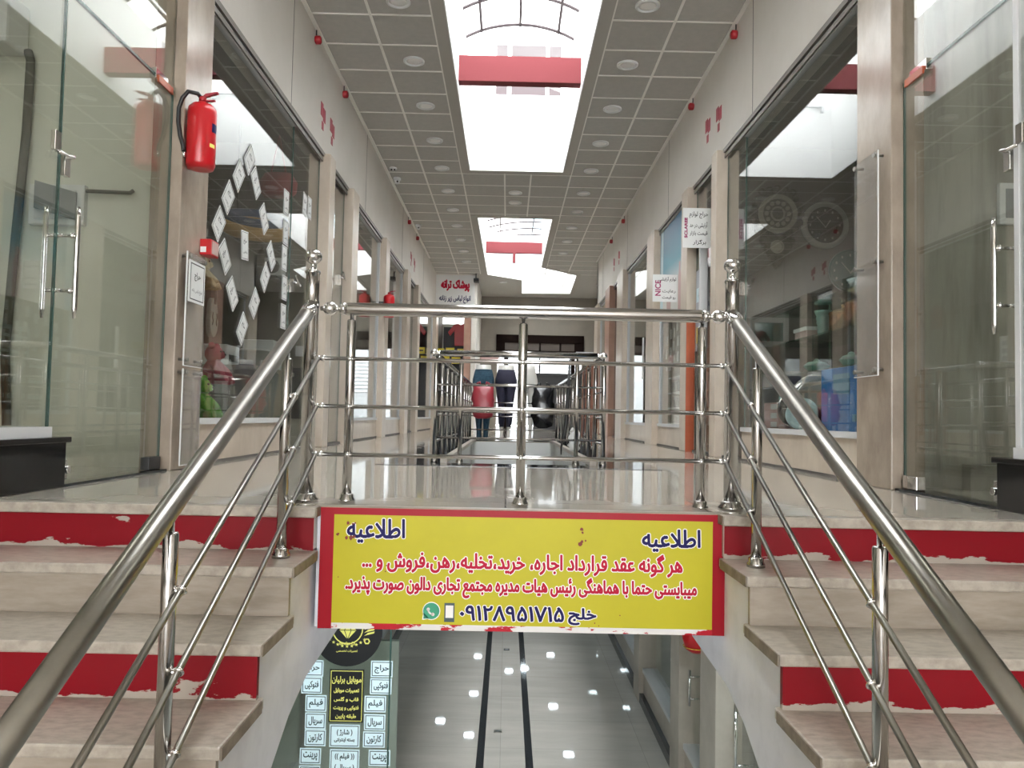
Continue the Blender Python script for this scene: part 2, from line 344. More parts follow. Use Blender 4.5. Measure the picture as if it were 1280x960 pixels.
def text_mesh(s, strips=36):
    """letter outlines filled by winding number, so overlapping strokes stay solid"""
    c = bpy.data.curves.new('lettering', 'FONT'); c.body = s; c.size = 1.0
    o = bpy.data.objects.new('lettering', c); col.objects.link(o)
    cu = o.to_curve(C.evaluated_depsgraph_get()); E = []
    for sp in cu.splines:
        P = []
        if sp.type == 'BEZIER':
            bp = sp.bezier_points; n = len(bp)
            for k in range(n):
                a, d = bp[k], bp[(k + 1) % n]
                straight = (a.handle_right - a.co).length < 1e-6 and (d.handle_left - d.co).length < 1e-6
                for q in range(1 if straight else 5):
                    t = q / (1 if straight else 5); u = 1 - t
                    P.append(a.co * u ** 3 + a.handle_right * (3 * u * u * t) + d.handle_left * (3 * u * t * t) + d.co * t ** 3)
        else: P = [Vector(p.co[:3]) for p in sp.points]
        for p, q in zip(P, P[1:] + P[:1]):
            if abs(p.y - q.y) > 1e-7: E.append((p.x, p.y, q.x, q.y) if p.y < q.y else (q.x, q.y, p.x, p.y)); E[-1] += (1 if p.y < q.y else -1,)
    o.to_curve_clear(); bpy.data.objects.remove(o); bpy.data.curves.remove(c)
    me = bpy.data.meshes.new('t'); V = []; F = []
    if E:
        lo = min(e[1] for e in E); hi = max(e[3] for e in E); h = (hi - lo) / strips
        for k in range(strips):
            a, b = lo + k * h, lo + (k + 1) * h; m = (a + b) / 2; X = []
            for e in E:
                if e[1] <= m < e[3]:
                    f = (e[2] - e[0]) / (e[3] - e[1]); xa = e[0] + f * (max(a, e[1]) - e[1]); xb = e[0] + f * (min(b, e[3]) - e[1])
                    X.append((e[0] + f * (m - e[1]), xa, xb, e[4]))
            X.sort(); w = 0
            for x in X:
                if w == 0: st = x
                w += x[3]
                if w == 0 and x[0] - st[0] > 1e-6:
                    i = len(V); V += [(st[1], a, 0), (x[1], a, 0), (x[2], b, 0), (st[2], b, 0)]; F.append((i, i + 1, i + 2, i + 3))
    me.from_pydata(V, [], F); return me
class Plane:
    """a flat face in the place: centre, right and up directions"""
    def __init__(s, c, right, up):
        s.c = Vector(c); s.r = Vector(right).normalized(); s.u = Vector(up).normalized(); s.n = s.r.cross(s.u)
    def mtx(s, x, y, d, sx=1, sy=1):
        o = s.c + s.r * x + s.u * y + s.n * d; r = s.r * sx; u = s.u * sy
        return Matrix(((r.x, u.x, s.n.x, o.x), (r.y, u.y, s.n.y, o.y), (r.z, u.z, s.n.z, o.z), (0, 0, 0, 1)))
    def pt(s, x, y, d=0): return s.c + s.r * x + s.u * y + s.n * d
    def slab(s, b, x0, x1, y0, y1, d0, d1):
        return b.prism([s.pt(x0, y0, d0), s.pt(x1, y0, d0), s.pt(x1, y1, d0), s.pt(x0, y1, d0)], s.n * (d1 - d0))
    def poly(s, b, pts, d0, d1): return b.prism([s.pt(x, y, d0) for x, y in pts], s.n * (d1 - d0))
    def disc(s, b, x, y, r, d0, d1, n=20): return s.poly(b, [(x + r * math.cos(2 * PI * k / n), y + r * math.sin(2 * PI * k / n)) for k in range(n)], d0, d1)
    def ring(s, b, x, y, r0, r1, d0, d1, a0=0, a1=2 * PI, n=28):
        o = [(x + r1 * math.cos(a0 + (a1 - a0) * k / n), y + r1 * math.sin(a0 + (a1 - a0) * k / n)) for k in range(n + 1)]
        i = [(x + r0 * math.cos(a0 + (a1 - a0) * k / n), y + r0 * math.sin(a0 + (a1 - a0) * k / n)) for k in range(n + 1)]
        for k in range(n): s.poly(b, [o[k], o[k + 1], i[k + 1], i[k]], d0, d1)
        return b
    def text(s, b, body, x, y, w, h, d, bold=0.0, latin=False, res=3, rot=0.0, spread=None):
        """fit the lettering into a w x h box centred at x, y; bold thickens the strokes by that many metres"""
        me = text_mesh(body if latin else shape(body), {1: 14, 3: 40}[res])
        xs = [v.co.x for v in me.vertices]; ys = [v.co.y for v in me.vertices]
        if not xs: return b
        sp = bold if spread is None else spread
        sx = max(w - 2 * sp, 1e-4) / max(max(xs) - min(xs), 1e-6); sy = (max(h - 2 * sp, 1e-4) / max(max(ys) - min(ys), 1e-6)) if h else sx
        cx, cy = (max(xs) + min(xs)) / 2, (max(ys) + min(ys)) / 2
        me.transform(Matrix.Translation((-cx, -cy, 0)))
        me.transform(Matrix.Diagonal((sx, sy, 1, 1)))
        if rot: me.transform(Matrix.Rotation(rot, 4, 'Z'))
        b.mesh(me, s.mtx(x, y, d))
        if bold:
            for k in range(10):
                a = 2 * PI * k / 10; b.mesh(me, s.mtx(x + bold * math.cos(a), y + bold * math.sin(a), d + 0.00002 * (k + 1)))
        bpy.data.meshes.remove(me); return b
LEFTW = lambda y, z, x=-2.0: Plane((x, y, z), (0, 1, 0), (0, 0, 1))      # faces +x
RIGHTW = lambda y, z, x=2.14: Plane((x, y, z), (0, -1, 0), (0, 0, 1))    # faces -x
FRONT = lambda x, y, z: Plane((x, y, z), (1, 0, 0), (0, 0, 1))           # faces the camera side (-y)
ORD = 'first second third fourth fifth sixth seventh eighth ninth tenth eleventh twelfth thirteenth fourteenth fifteenth sixteenth seventeenth eighteenth nineteenth twentieth'.split()

# ================================================================== THE SETTING
XL, XR, ZC, ZH = -2.0, 2.14, 4.2, 3.08
# --- upper floor: landing and both walkways, with the front well open at y<2.95 and the rear well at y 5.9..11.2
b = B()
b.box(-5, -0.72, 2.93, 5.75, -0.16, 0); b.box(0.83, 5, 2.93, 5.75, -0.16, 0); b.box(-0.72, 0.83, 2.985, 5.75, -0.3, 0)
b.box(-5, -0.5, 5.75, 11.2, -0.3, 0); b.box(0.68, 5, 5.75, 11.2, -0.3, 0); b.box(-5, 5, 11.2, 25.5, -0.3, 0)
b.box(-5, -2.0, -4, 2.93, -0.16, 0); b.box(2.14, 5, -4, 2.93, -0.16, 0)
struct('floor', b, 'floor', 'polished beige stone floor of the upper arcade', 'floor')
b = B()
b.box(-0.92, 1.1, 5.42, 5.75, 0, 0.003); b.box(-0.92, -0.5, 5.75, 11.5, 0, 0.003); b.box(0.68, 1.1, 5.75, 11.5, 0, 0.003); b.box(-0.92, 1.1, 11.2, 11.5, 0, 0.003)
struct('trim_1', b, 'dark_strip', 'dark granite border around the rear stairwell opening', 'floor border')
b = B(); b.box(-0.5, 0.68, 11.165, 11.19, -0.9, -0.012)
struct('trim_2', b, 'fascia', 'pale grey fascia across the far end of the rear opening', 'fascia')
for i, x in enumerate((-0.47, 0.65)):
    b = B(); b.box(x - 0.025, x + 0.025, 5.78, 11.18, 0, 0.035)
    struct('trim_%d' % (3 + i), b, 'tread', 'pale stone kerb along the %s edge of the rear opening' % ('left' if i == 0 else 'right'), 'kerb')
b = B(); b.box(-2.2, 2.34, -9, 0.78, -1.35, -1.155)
struct('floor_lower', b, 'riser', 'lower stone floor at the foot of the side stairs', 'floor')
# --- ceiling with two roof wells
SKY1 = [(-0.67, 2.6), (0.80, 2.6), (0.80, 11.85), (-0.67, 11.85)]
SKY2 = [(-0.66, 14.7), (0.80, 14.7), (0.80, 19.52), (1.79, 20.51), (1.87, 23.55), (0.37, 23.7), (0.32, 21.38), (-0.62, 20.66)]
bm = bmesh.new()
outer = [(-2.0, -7), (2.14, -7), (2.14, 18.66), (4.2, 18.66), (4.2, 24.6), (-2.0, 24.6)]
for loop in (outer, SKY1, SKY2):
    vs = [bm.verts.new((x, y, ZC)) for x, y in loop]
    for i in range(len(vs)): bm.edges.new((vs[i], vs[(i + 1) % len(vs)]))
bmesh.ops.triangle_fill(bm, use_beauty=True, use_dissolve=False, edges=bm.edges)
r = bmesh.ops.extrude_face_region(bm, geom=bm.faces[:])
bmesh.ops.translate(bm, verts=[v for v in r['geom'] if isinstance(v, bmesh.types.BMVert)], vec=(0, 0, 0.12))
bb = B(); bb.bm.free(); bb.bm = bm
ceiling = struct('ceiling', bb, 'tile', 'grey tiled arcade ceiling with recessed lamps and roof wells', 'ceiling')
b = B()
ty = lambda k: 7.246 + 0.6 * k
for k in range(-14, 30):
    y = ty(k)
    if y > 20.6: break
    for x0, x1 in ((-2.0, -0.81), (0.94, 2.14)): b.box(x0, x1, y - 0.011, y + 0.011, ZC - 0.006, ZC + 0.01)
    if 11.99 < y < 14.6: b.box(-0.81, 0.94, y - 0.009, y + 0.009, ZC - 0.004, ZC + 0.01)
    if y > 18.66: b.box(2.14, 4.2, y - 0.009, y + 0.009, ZC - 0.004, ZC + 0.01)
for x in (-1.4, 1.54): b.box(x - 0.013, x + 0.013, -4, 22.5, ZC - 0.007, ZC + 0.01)
for x in (-0.12, 0.30): b.box(x - 0.013, x + 0.013, 12.0, 14.55, ZC - 0.007, ZC + 0.01)
for x in (-1.98, 2.12): b.box(x - 0.02, x + 0.02, -4, 18.66, ZC - 0.014, ZC + 0.01)
for x in (-0.8, 0.93): b.box(x - 0.012, x + 0.012, 0.9, 20.6, ZC - 0.007, ZC + 0.01)
obj('ceiling_grid', b, 'tbar', ceiling)
for i, loop in enumerate((SKY1, SKY2)):
    b = B(); n = len(loop); cx = sum(p[0] for p in loop) / n; cy = sum(p[1] for p in loop) / n
    def off(i_):   # outward mitred offset
        p0, p1, p2 = Vector(loop[i_ - 1]), Vector(loop[i_]), Vector(loop[(i_ + 1) % n])
        e1 = (p1 - p0).normalized(); e2 = (p2 - p1).normalized(); n1 = Vector((e1.y, -e1.x)); n2 = Vector((e2.y, -e2.x))
        return p1 + (n1 + n2) / (1 + n1.dot(n2)) * 0.125
    o2 = [off(k) for k in range(n)]
    for k in range(n):
        a, c = loop[k], loop[(k + 1) % n]; a2, c2 = o2[k], o2[(k + 1) % n]
        b.prism([(a[0], a[1], ZC - 0.012), (c[0], c[1], ZC - 0.012), (c2.x, c2.y, ZC - 0.012), (a2.x, a2.y, ZC - 0.012)], (0, 0, 0.02))
    obj('ceiling_border', b, 'band', ceiling)
    b = B()
    for k in range(n):
        a, c = Vector(loop[k]), Vector(loop[(k + 1) % n]); e = (c - a).normalized(); q = Vector((e.y, -e.x)); a = a - q * 0.012; c = c - q * 0.012; q = q * 0.1
        b.prism([(a.x, a.y, ZC - 0.011), (c.x, c.y, ZC - 0.011), (c.x + q.x, c.y + q.y, ZC - 0.011), (a.x + q.x, a.y + q.y, ZC - 0.011)], (0, 0, 1.21))
    struct('wall_well' if i == 0 else 'wall_rear_well', b, 'white', ['white shaft walls of the front roof well', 'white shaft walls of the angled rear roof well'][i], 'wall')
# arched glazing over each well
for i, (y0, y1, xa, xb) in enumerate(((2.6, 11.85, -0.72, 0.85), (14.7, 23.7, -0.75, 1.95))):
    t = thing('skylight', ['arched steel and glass skylight over the front roof well', 'arched steel and glass skylight over the rear roof well'][i], 'skylight', ((xa + xb) / 2, y0, 5.4))
    W = (xb - xa) / 2; cx = (xa + xb) / 2; rise = 0.22
    arc = lambda a: (cx + W * math.sin(a) / math.sin(0.6), 5.4 + rise * (math.cos(a) - math.cos(0.6)) / (1 - math.cos(0.6)))
    ys = [y0 + 0.05]
    step = 0.72
    y = y1 - 1.75
    ribs = []
    while y > y0: ribs.append(y); y -= step
    for y in ribs:
        bb_ = B(); bb_.tube([(arc(a)[0], y, arc(a)[1]) for a in [(-0.6 + 1.2 * k / 16) for k in range(17)]], 0.021, 8); obj('rib', bb_, 'rib', t)
    for a in (-0.38, 0.0, 0.38):
        bb_ = B(); bb_.box(arc(a)[0] - 0.017, arc(a)[0] + 0.017, y0, y1 - 1.72, arc(a)[1] - 0.014, arc(a)[1] + 0.014); obj('purlin', bb_, 'rib', t)
    bb_ = B(); A = [(-0.62 + 1.24 * k / 16) for k in range(17)]
    for k in range(16):
        p, q = arc(A[k]), arc(A[k + 1]); bb_.quad((p[0], y0, p[1] + 0.03), (q[0], y0, q[1] + 0.03), (q[0], y1 + 0.1, q[1] + 0.03), (p[0], y1 + 0.1, p[1] + 0.03))
    obj('glazing', bb_, 'glass_clear', t)
# building seen through the skylights
b = B(); b.box(-4, 4, 13.3, 13.5, 4.33, 8.4)
up = struct('wall_upper', b, 'facade', 'pale upper storey wall seen through the front skylight', 'wall')
for x0, x1 in ((-0.32, -0.12), (-0.05, 0.55), (0.62, 0.82)):
    b = B(); b.box(x0, x1, 13.27, 13.31, 5.2, 6.9); w = obj('upper_window', b, 'rib', up)
b = B(); b.box(-4, 5, 26.0, 26.2, 4.33, 9)
up = struct('wall_upper_rear', b, 'facade', 'pale upper storey wall seen through the rear skylight', 'wall')
b = B(); b.box(0.3, 2.0, 25.97, 26.01, 5.0, 8.0); w = obj('upper_window', b, 'facade_glass', up)
b = B(); b.box(1.2, 1.27, 25.95, 25.98, 5.0, 8.0); b.box(0.3, 2.0, 25.95, 25.98, 6.6, 6.68); split('mullion', b, 'alu', w)
# --- walls above the shopfronts
b = B(); b.box(-2.2, XL, -7, 20.7, ZH, ZC); b.box(-2.2, XL, -7, 1.2, -1.2, ZH)
wl = struct('wall_left', b, 'wall', 'pale wall above the left shopfronts', 'wall')
b = B()
for y in (3.2, 6.80, 10.41, 14.05, 17.6): b.box(XL, XL + 0.002, y - 0.004, y + 0.004, ZH + 0.02, ZC)
obj('panel_joint', b, 'joint', wl)
b = B(); b.box(XR, XR + 0.2, -7, 18.66, ZH, ZC); b.box(XR, XR + 0.2, -7, 1.2, -1.2, ZH)
wr = struct('wall_right', b, 'wall', 'pale wall above the right shopfronts', 'wall')
b = B()
for y in (3.15, 6.755, 10.36, 13.96, 17.56): b.box(XR - 0.002, XR, y - 0.004, y + 0.004, ZH + 0.02, ZC)
obj('panel_joint', b, 'joint', wr)
for i, (x, s) in enumerate(((XL, 1), (XR, -1))):
    b = B(); xx = sorted((x, x + s * 0.022)); b.box(xx[0], xx[1], -2, 20.6 if i == 0 else 18.6, ZH - 0.03, ZH + 0.012)
    xx = sorted((x, x + s * 0.012)); b.box(xx[0], xx[1], -2, 20.6 if i == 0 else 18.6, ZH - 0.085, ZH - 0.05)
    struct('trim_%d' % (5 + i), b, 'alu_dark', 'dark aluminium head rail along the %s shopfronts' % ('left' if i == 0 else 'right'), 'head rail')
b = B(); b.box(-2.2, -1.9, -7.2, -7, -1.2, ZC); b.box(2.04, 2.34, -7.2, -7, -1.2, ZC); b.box(-1.9, 2.04, -7.2, -7, 3.7, ZC)  # out of view; added to limit daylight coming from behind the camera
struct('wall_entrance', b, 'wall', 'unseen wall added around the street entrance to limit its light', 'wall')
# end of the arcade
b = B(); b.box(-2.0, -0.95, 20.7, 20.9, 3.05, ZC); b.box(-1.02, -0.9, 20.7, 24.5, 0, ZC); b.box(-4.6, -1.0, 23.0, 23.1, 0, 3.1)
struct('wall_back_left', b, 'wall', 'pale wall facing the corridor above the clothes shop', 'wall')
b = B(); b.box(-1.02, -0.36, 24.5, 24.7, 0, ZC); b.box(2.35, 4.2, 24.5, 24.7, 0, ZC); b.box(-0.36, 2.35, 24.5, 24.7, 2.95, ZC)
struct('wall_back', b, 'end_wall', 'dim beige wall at the far end of the arcade', 'wall')
b = B(); b.box(4.2, 4.4, 18.5, 24.7, 0, ZC); b.box(2.14, 4.4, 18.5, 18.66, 0, ZC)
struct('wall_right_rear', b, 'wall', 'pale wall of the side branch at the far right', 'wall')
b = B(); b.box(-9, 13, 25.5, 33, -0.35, -0.05); struct('floor_street', b, 'street', 'grey street outside the far exit', 'street')
b = B(); b.box(-2.2, -2.0, 20.7, 23.1, 0, ZC + 0.1); struct('wall_clothes_shop', b, 'shop_dark', 'dim side wall of the far clothes shop', 'wall')
door1 = thing('door_1', 'street exit at the far end under a dark brown transom', 'exit', (1, 24.5, 0), kind='structure')
b = B(); b.box(-0.4, 2.4, 24.42, 24.52, 2.72, 2.98); b.box(-0.4, -0.12, 24.42, 24.52, 2.45, 2.75); b.box(2.1, 2.4, 24.42, 24.52, 2.45, 2.75); b.box(-0.12, 2.1, 24.42, 24.52, 2.40, 2.48)
for x in (0.35, 1.0, 1.65): b.box(x - 0.03, x + 0.03, 24.42, 24.52, 2.45, 2.75)
obj('frame', b, 'dark_brown', door1)
b = B(); b.box(-0.12, 2.1, 24.46, 24.5, 2.45, 2.75); obj('transom_panel', b, 'brown_panel', door1)
b = B(); b.box(-0.14, 0.0, 24.4, 24.55, 0, 2.42); b.box(2.0, 2.12, 24.4, 24.55, 0, 2.42); b.box(0.98, 1.02, 24.44, 24.5, 0, 2.42); obj('jamb', b, 'dark_brown', door1)
b = B(); b.box(0.0, 2.0, 24.62, 24.64, 0, 2.4); obj('pane', b, 'glass_clear', door1)
b = B(); b.box(-8, 12, 33, 33.3, 0, 9)
so = struct('wall_street', b, 'street_wall', 'white building across the street beyond the far exit', 'building')
b = B()
for k in range(9): b.box(0.9, 3.2, 32.96, 33.0, 1.3 + 0.16 * k, 1.34 + 0.16 * k)
obj('shutter_slat', b, 'alu', so)
b = B(); b.box(-0.9, -0.3, 24.3, 24.45, 2.16, 2.42)
tag(obj('signboard', b, 'pink_card'), 'small pale signboard left of the far exit', 'signboard')
b = B(); b.box(2.15, 2.7, 24.3, 24.45, 2.14, 2.46)
tag(obj('signboard', b, 'fascia'), 'small pale signboard right of the far exit', 'signboard')
b = B(); b.box(0.8, 2.8, 23.3, 23.9, 0, 1.64); b.box(0.75, 2.85, 23.25, 23.95, 1.64, 1.7)
tag(obj('display_cabinet', b, 'black'), 'tall black cabinet standing before the far exit', 'cabinet')

# --- stone pillars between the shops
def pillar(y0, y1, side, out, label, m='stone_pale', z1=ZH):
    b = B()
    if side < 0: b.box(XL - 0.14, XL + out, y0, y1, 0, z1)
    else: b.box(XR - out, XR + 0.14, y0, y1, 0, z1)
    return struct('pillar', b, m, label, 'pillar', None, 0.006)
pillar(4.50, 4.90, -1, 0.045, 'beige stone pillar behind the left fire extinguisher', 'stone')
for y0, y1, l in ((7.98, 8.22, 'next to the shop window with sale papers'), (9.2, 9.55, 'past the first narrow glass door on the left'), (11.75, 12.1, 'carrying the far red extinguisher'),
                  (14.3, 14.75, 'before the second narrow door on the left'), (16.0, 16.4, 'after the second narrow door on the left'), (20.1, 20.7, 'at the corner by the clothes shop')):
    pillar(y0, y1, -1, 0.09, 'beige stone pillar on the left ' + l)
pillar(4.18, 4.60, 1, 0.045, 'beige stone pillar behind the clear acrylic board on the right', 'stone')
for y0, y1, l in ((7.6, 7.8, 'in front of the hanging cosmetics paper'), (8.85, 9.15, 'beside the orange red panel'), (10.9, 11.45, 'past the cosmetics window'),
                  (13.86, 14.6, 'past the narrow dim window')):
    pillar(y0, y1, 1, 0.09, 'beige stone pillar on the right ' + l)
pillar(15.6, 16.3, 1, 0.10, 'reddish brown stone pillar far along the right side', 'pink_stone')
pillar(18.0, 18.66, 1, 0.06, 'pale stone pillar at the last right corner')

# --- shopfront windows and doors
wn = [0]; dn = [1]
def window(side, y0, y1, label, plinth=True, seam=None):
    """fixed pane over a stone plinth"""
    wn[0] += 1; x = XL if side < 0 else XR
    t = thing('window_%d' % wn[0], label, 'shop window', (x, (y0 + y1) / 2, 0), kind='structure')
    s = -side
    def bx(d0, d1, a, c, z0, z1):
        q = sorted((x + s * d0, x + s * d1)); return (q[0], q[1], a, c, z0, z1)
    if plinth:
        b = B(); b.box(*bx(-0.12, 0.0, y0, y1, 0, 0.265)); obj('plinth', b, 'stone_pale', t)
        b = B(); b.box(*bx(-0.1, 0.016, y0, y1, 0.265, 0.305)); obj('window_sill', b, 'alu', t)
    z0 = 0.30 if plinth else 0.01
    b = B(); b.box(*bx(-0.05, -0.005, y0, y0 + 0.035, z0, ZH - 0.09))
    if not seam: b.box(*bx(-0.05, -0.005, y1 - 0.03, y1, z0, ZH - 0.09))
    b.box(*bx(-0.05, -0.005, y0, y1, ZH - 0.09, ZH)); obj('window_frame', b, 'alu', t)
    b = B(); b.box(*bx(-0.033, -0.025, y0 + 0.03, y1 - (0.03 if not seam else 0.006), z0, ZH - 0.08)); obj('pane', b, 'glass', t)
    return t
def lever(t, side, y, z):
    """door lock with crossed levers"""
    x = XL if side < 0 else XR; s = -side
    b = B(); b.box(*sorted((x - s * 0.03, x + s * 0.01)), y - 0.03, y + 0.03, z - 0.09, z + 0.03)
    b.tube([(x + s * 0.005, y, z), (x + s * 0.05, y, z)], 0.012, 8); b.tube([(x + s * 0.05, y - 0.09, z + 0.05), (x + s * 0.05, y, z), (x + s * 0.05, y + 0.06, z - 0.02)], 0.010, 8)
    obj('lock', b, 'chrome', t)
def glass_door(side, y0, y1, label, lock=None, htop=ZH):
    dn[0] += 1; x = XL if side < 0 else XR; s = -side
    t = thing('door_%d' % dn[0], label, 'glass door', (x, (y0 + y1) / 2, 0), kind='structure')
    b = B(); q = sorted((x - s * 0.033, x - s * 0.022)); b.box(q[0], q[1], y0, y1, 0.02, htop - 0.06); obj('glass_panel', b, 'glass', t)
    b = B()
    for y in (y0, y1): b.box(q[0] - 0.001, q[1] + 0.001, y - 0.003, y + 0.003, 0.02, htop - 0.06)
    obj('glass_edge', b, 'glass_edge', t)
    if lock: lever(t, side, *lock)
    return t
window(-1, 4.90, 7.0, 'left shop window covered with white sale papers', seam=True)
glass_door(-1, 7.0, 7.97, 'glass door beside the window with sale papers', (7.05, 1.55))
glass_door(-1, 8.23, 9.19, 'narrow glass door between the first two left pillars', (9.0, 1.95))
window(-1, 9.56, 11.74, 'left window before the pillar with the far extinguisher')
window(-1, 12.11, 14.29, 'left window past the pillar with the far extinguisher')
glass_door(-1, 14.76, 15.99, 'second narrow glass door on the left')
window(-1, 16.41, 20.09, 'last long window on the left')
window(1, 4.61, 7.0, 'right shop window with clocks and copper pots', seam=True)
glass_door(1, 7.0, 7.59, 'glass door beside the right window with clocks', (7.1, 1.62))
d = glass_door(1, 7.81, 8.84, 'glass door with grey poster and notes on the right')
window(1, 9.16, 10.89, 'right window with sky blue cosmetics poster')
window(1, 11.46, 13.85, 'narrow dim window on the right')
glass_door(1, 14.61, 15.59, 'glass door before the reddish pillar on the right')
window(1, 16.31, 17.99, 'last window on the right')
# door leaf frame of the cosmetics shop
b = B(); b.box(2.06, 2.14, 8.26, 8.31, 0.0, 2.42); b.box(2.06, 2.14, 8.26, 8.84, 2.37, 2.42)
obj('door_frame', b, 'alu', d)

# near entrances: tall glass with a door leaf, both sides
def entrance(side):
    x = XL if side < 0 else XR; s = -side; seam = 3.40 if side < 0 else 3.245; end = 4.50 if side < 0 else 4.18
    who = 'left' if side < 0 else 'right'
    wn[0] += 1
    t = thing('window_%d' % wn[0], 'fixed glass above black plinth at near %s shop' % who, 'shop window', (x, 2.6, 0), kind='structure')
    q = sorted((x - s * 0.031, x - s * 0.021))
    b = B(); b.box(q[0], q[1], 1.2, seam, 0.27, ZH); obj('pane', b, 'glass', t)
    b = B(); b.box(q[0] - 0.001, q[1] + 0.001, seam - 0.006, seam + 0.002, 0.27, ZH); obj('glass_edge', b, 'glass_edge' if side < 0 else 'alu', t)
    b = B(); b.box(*sorted((x - s * 0.12, x + s * 0.01)), 1.2, seam - 0.02, 0.225, 0.27); obj('window_sill', b, 'alu', t)
    if side > 0:
        b = B(); b.box(x + 0.015, x + 0.045, seam - 0.03, seam + 0.002, 0.27, ZH); obj('corner_strip', b, 'alu', t)
    b = B(); b.box(*sorted((x - s * 0.25, x + s * 0.03)), 1.2, seam + 0.06, 0.0, 0.215); b.box(*sorted((x - s * 0.25, x + s * 0.045)), 1.2, seam + 0.075, 0.2, 0.225)
    struct('baseboard_%s' % who, b, 'black_stone', 'black granite plinth below the near %s window' % who, 'plinth', None, 0.004)
    dn[0] += 1
    d = thing('door_%d' % dn[0], 'frameless glass door with long steel handle on the near %s' % who, 'glass door', (x, (seam + end) / 2, 0), kind='structure')
    b = B(); b.box(q[0], q[1], seam + 0.008, end - 0.01, 0.02, 2.235); obj('glass_panel', b, 'glass', d)
    b = B(); b.box(q[0], q[1], seam + 0.008, end, 2.25, ZH); obj('transom_glass', b, 'glass', d)
    b = B(); b.box(q[0] - 0.001, q[1] + 0.001, seam, end, 2.235, 2.25); b.box(q[0] - 0.001, q[1] + 0.001, end - 0.012, end - 0.004, 0.02, 2.235); obj('glass_edge', b, 'glass_edge', d)
    hy = seam + 0.045
    for k, dd in enumerate((0.045, -0.10)):   # long pull handles, outside and inside
        b = B(); b.tube([(x + s * dd, hy, 0.755), (x + s * dd, hy, 0.80), (x + s * dd, hy, 1.22), (x + s * dd, hy, 1.262)], [0.006, 0.0115, 0.0115, 0.007], 12)
        hd = obj('handle', b, 'chrome', d)
        b = B()
        for z in (0.88, 1.13): b.tube([(x + s * dd, hy, z), (x - s * 0.02, hy, z)], 0.008, 8); b.ball((x + s * (dd * 0.5), hy, z), 0.014)
        split('standoff', b, 'chrome', hd)
    lz = 1.50 if side < 0 else 1.57
    b = B()
    for k, (dy, z0, z1) in enumerate(((-0.035, lz - 0.01, lz + 0.08), (0.045, lz - 0.10, lz))):
        b.box(*sorted((x - s * 0.035, x - s * 0.012)), seam + dy - 0.022, seam + dy + 0.022, z0, z1)
    b.tube([(x - s * 0.01, seam - 0.03, lz - 0.01), (x + s * 0.015, seam - 0.005, lz - 0.025), (x + s * 0.015, seam + 0.04, lz - 0.012), (x - s * 0.01, seam + 0.05, lz - 0.01)], 0.010, 8)
    obj('lock', b, 'chrome', d, 0.003)
    b = B(); b.box(*sorted((x - s * 0.045, x - s * 0.008)), end - 0.26, end - 0.03, 2.215, 2.275); pf = obj('patch_fitting', b, 'chrome', d, 0.003)
    b = B(); b.box(*sorted((x - s * 0.008, x + s * 0.002)), end - 0.24, end - 0.06, 2.20, 2.24); obj('sticker', b, 'orange_panel', pf)
    b = B(); b.box(*sorted((x - s * 0.05, x)), end - 0.17, end - 0.03, 0.015, 0.085); split('patch_fitting', b, 'black' if side < 0 else 'chrome', d, 0.003)
    b = B(); b.box(*sorted((x - s * 0.05, x)), seam + 0.085, seam + 0.13, 0.03, 0.12); b.tube([(x - s * 0.03, seam + 0.1, 0.075), (x + s * 0.025, seam + 0.1, 0.075)], 0.018, 12); obj('floor_lock', b, 'chrome', d, 0.003)
    b = B(); b.box(*sorted((x - s * 0.10, x + s * 0.025)), 1.2, end + 0.4, 0, 0.012)
    struct('trim_%d' % (7 if side < 0 else 8), b, 'dark_strip', 'dark stone threshold strip along the near %s shopfront' % who, 'threshold')
entrance(-1); entrance(1)
for i, (x, s, y1) in enumerate(((XL, 1, 20.0), (XR, -1, 18.6))):
    b = B(); b.box(*sorted((x - s * 0.05, x + s * 0.012)), 4.95, y1, 0, 0.02)
    struct('baseboard_%s_rear' % ('left' if i == 0 else 'right'), b, 'joint', 'thin dark skirting line under the %s shopfronts' % ('left' if i == 0 else 'right'), 'skirting')

# --- shop rooms behind the glass
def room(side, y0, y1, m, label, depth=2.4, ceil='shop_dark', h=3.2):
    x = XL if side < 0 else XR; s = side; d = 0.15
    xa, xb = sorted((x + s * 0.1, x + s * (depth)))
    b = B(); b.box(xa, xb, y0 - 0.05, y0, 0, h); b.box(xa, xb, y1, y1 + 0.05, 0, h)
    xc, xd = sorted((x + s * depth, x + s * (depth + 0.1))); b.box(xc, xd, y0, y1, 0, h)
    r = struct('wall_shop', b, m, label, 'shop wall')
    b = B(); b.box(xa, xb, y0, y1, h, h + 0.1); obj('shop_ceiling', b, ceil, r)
room(-1, 0.9, 4.72, 'shop_wall', 'pale walls of the empty near left shop', 2.6, 'white')
room(1, 0.9, 4.38, 'shop_stone', 'grey veined stone walls of the near right shop', 2.6, 'white')
for sx_, yy in ((-3.2, 2.9), (3.35, 2.7)):  # unseen tube lights, added to brighten both near shop interiors
    t = thing('fill_tube', 'added unseen tube light brightening the near %s shop' % ('left' if sx_ < 0 else 'right'), 'ceiling lamp', (sx_, yy, 3.16))
    b = B(); b.box(sx_ - 0.05, sx_ + 0.05, yy - 0.62, yy + 0.62, 3.15, 3.2); obj('housing', b, 'white_plastic', t)
    b = B(); b.tube([(sx_, yy - 0.6, 3.13), (sx_, yy + 0.6, 3.13)], 0.022, 12); obj('tube', b, 'fill_glow', t)
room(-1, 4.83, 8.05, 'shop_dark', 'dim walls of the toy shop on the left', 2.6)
room(1, 4.55, 7.85, 'shop_dark', 'dim walls of the housewares shop on the right', 2.8)
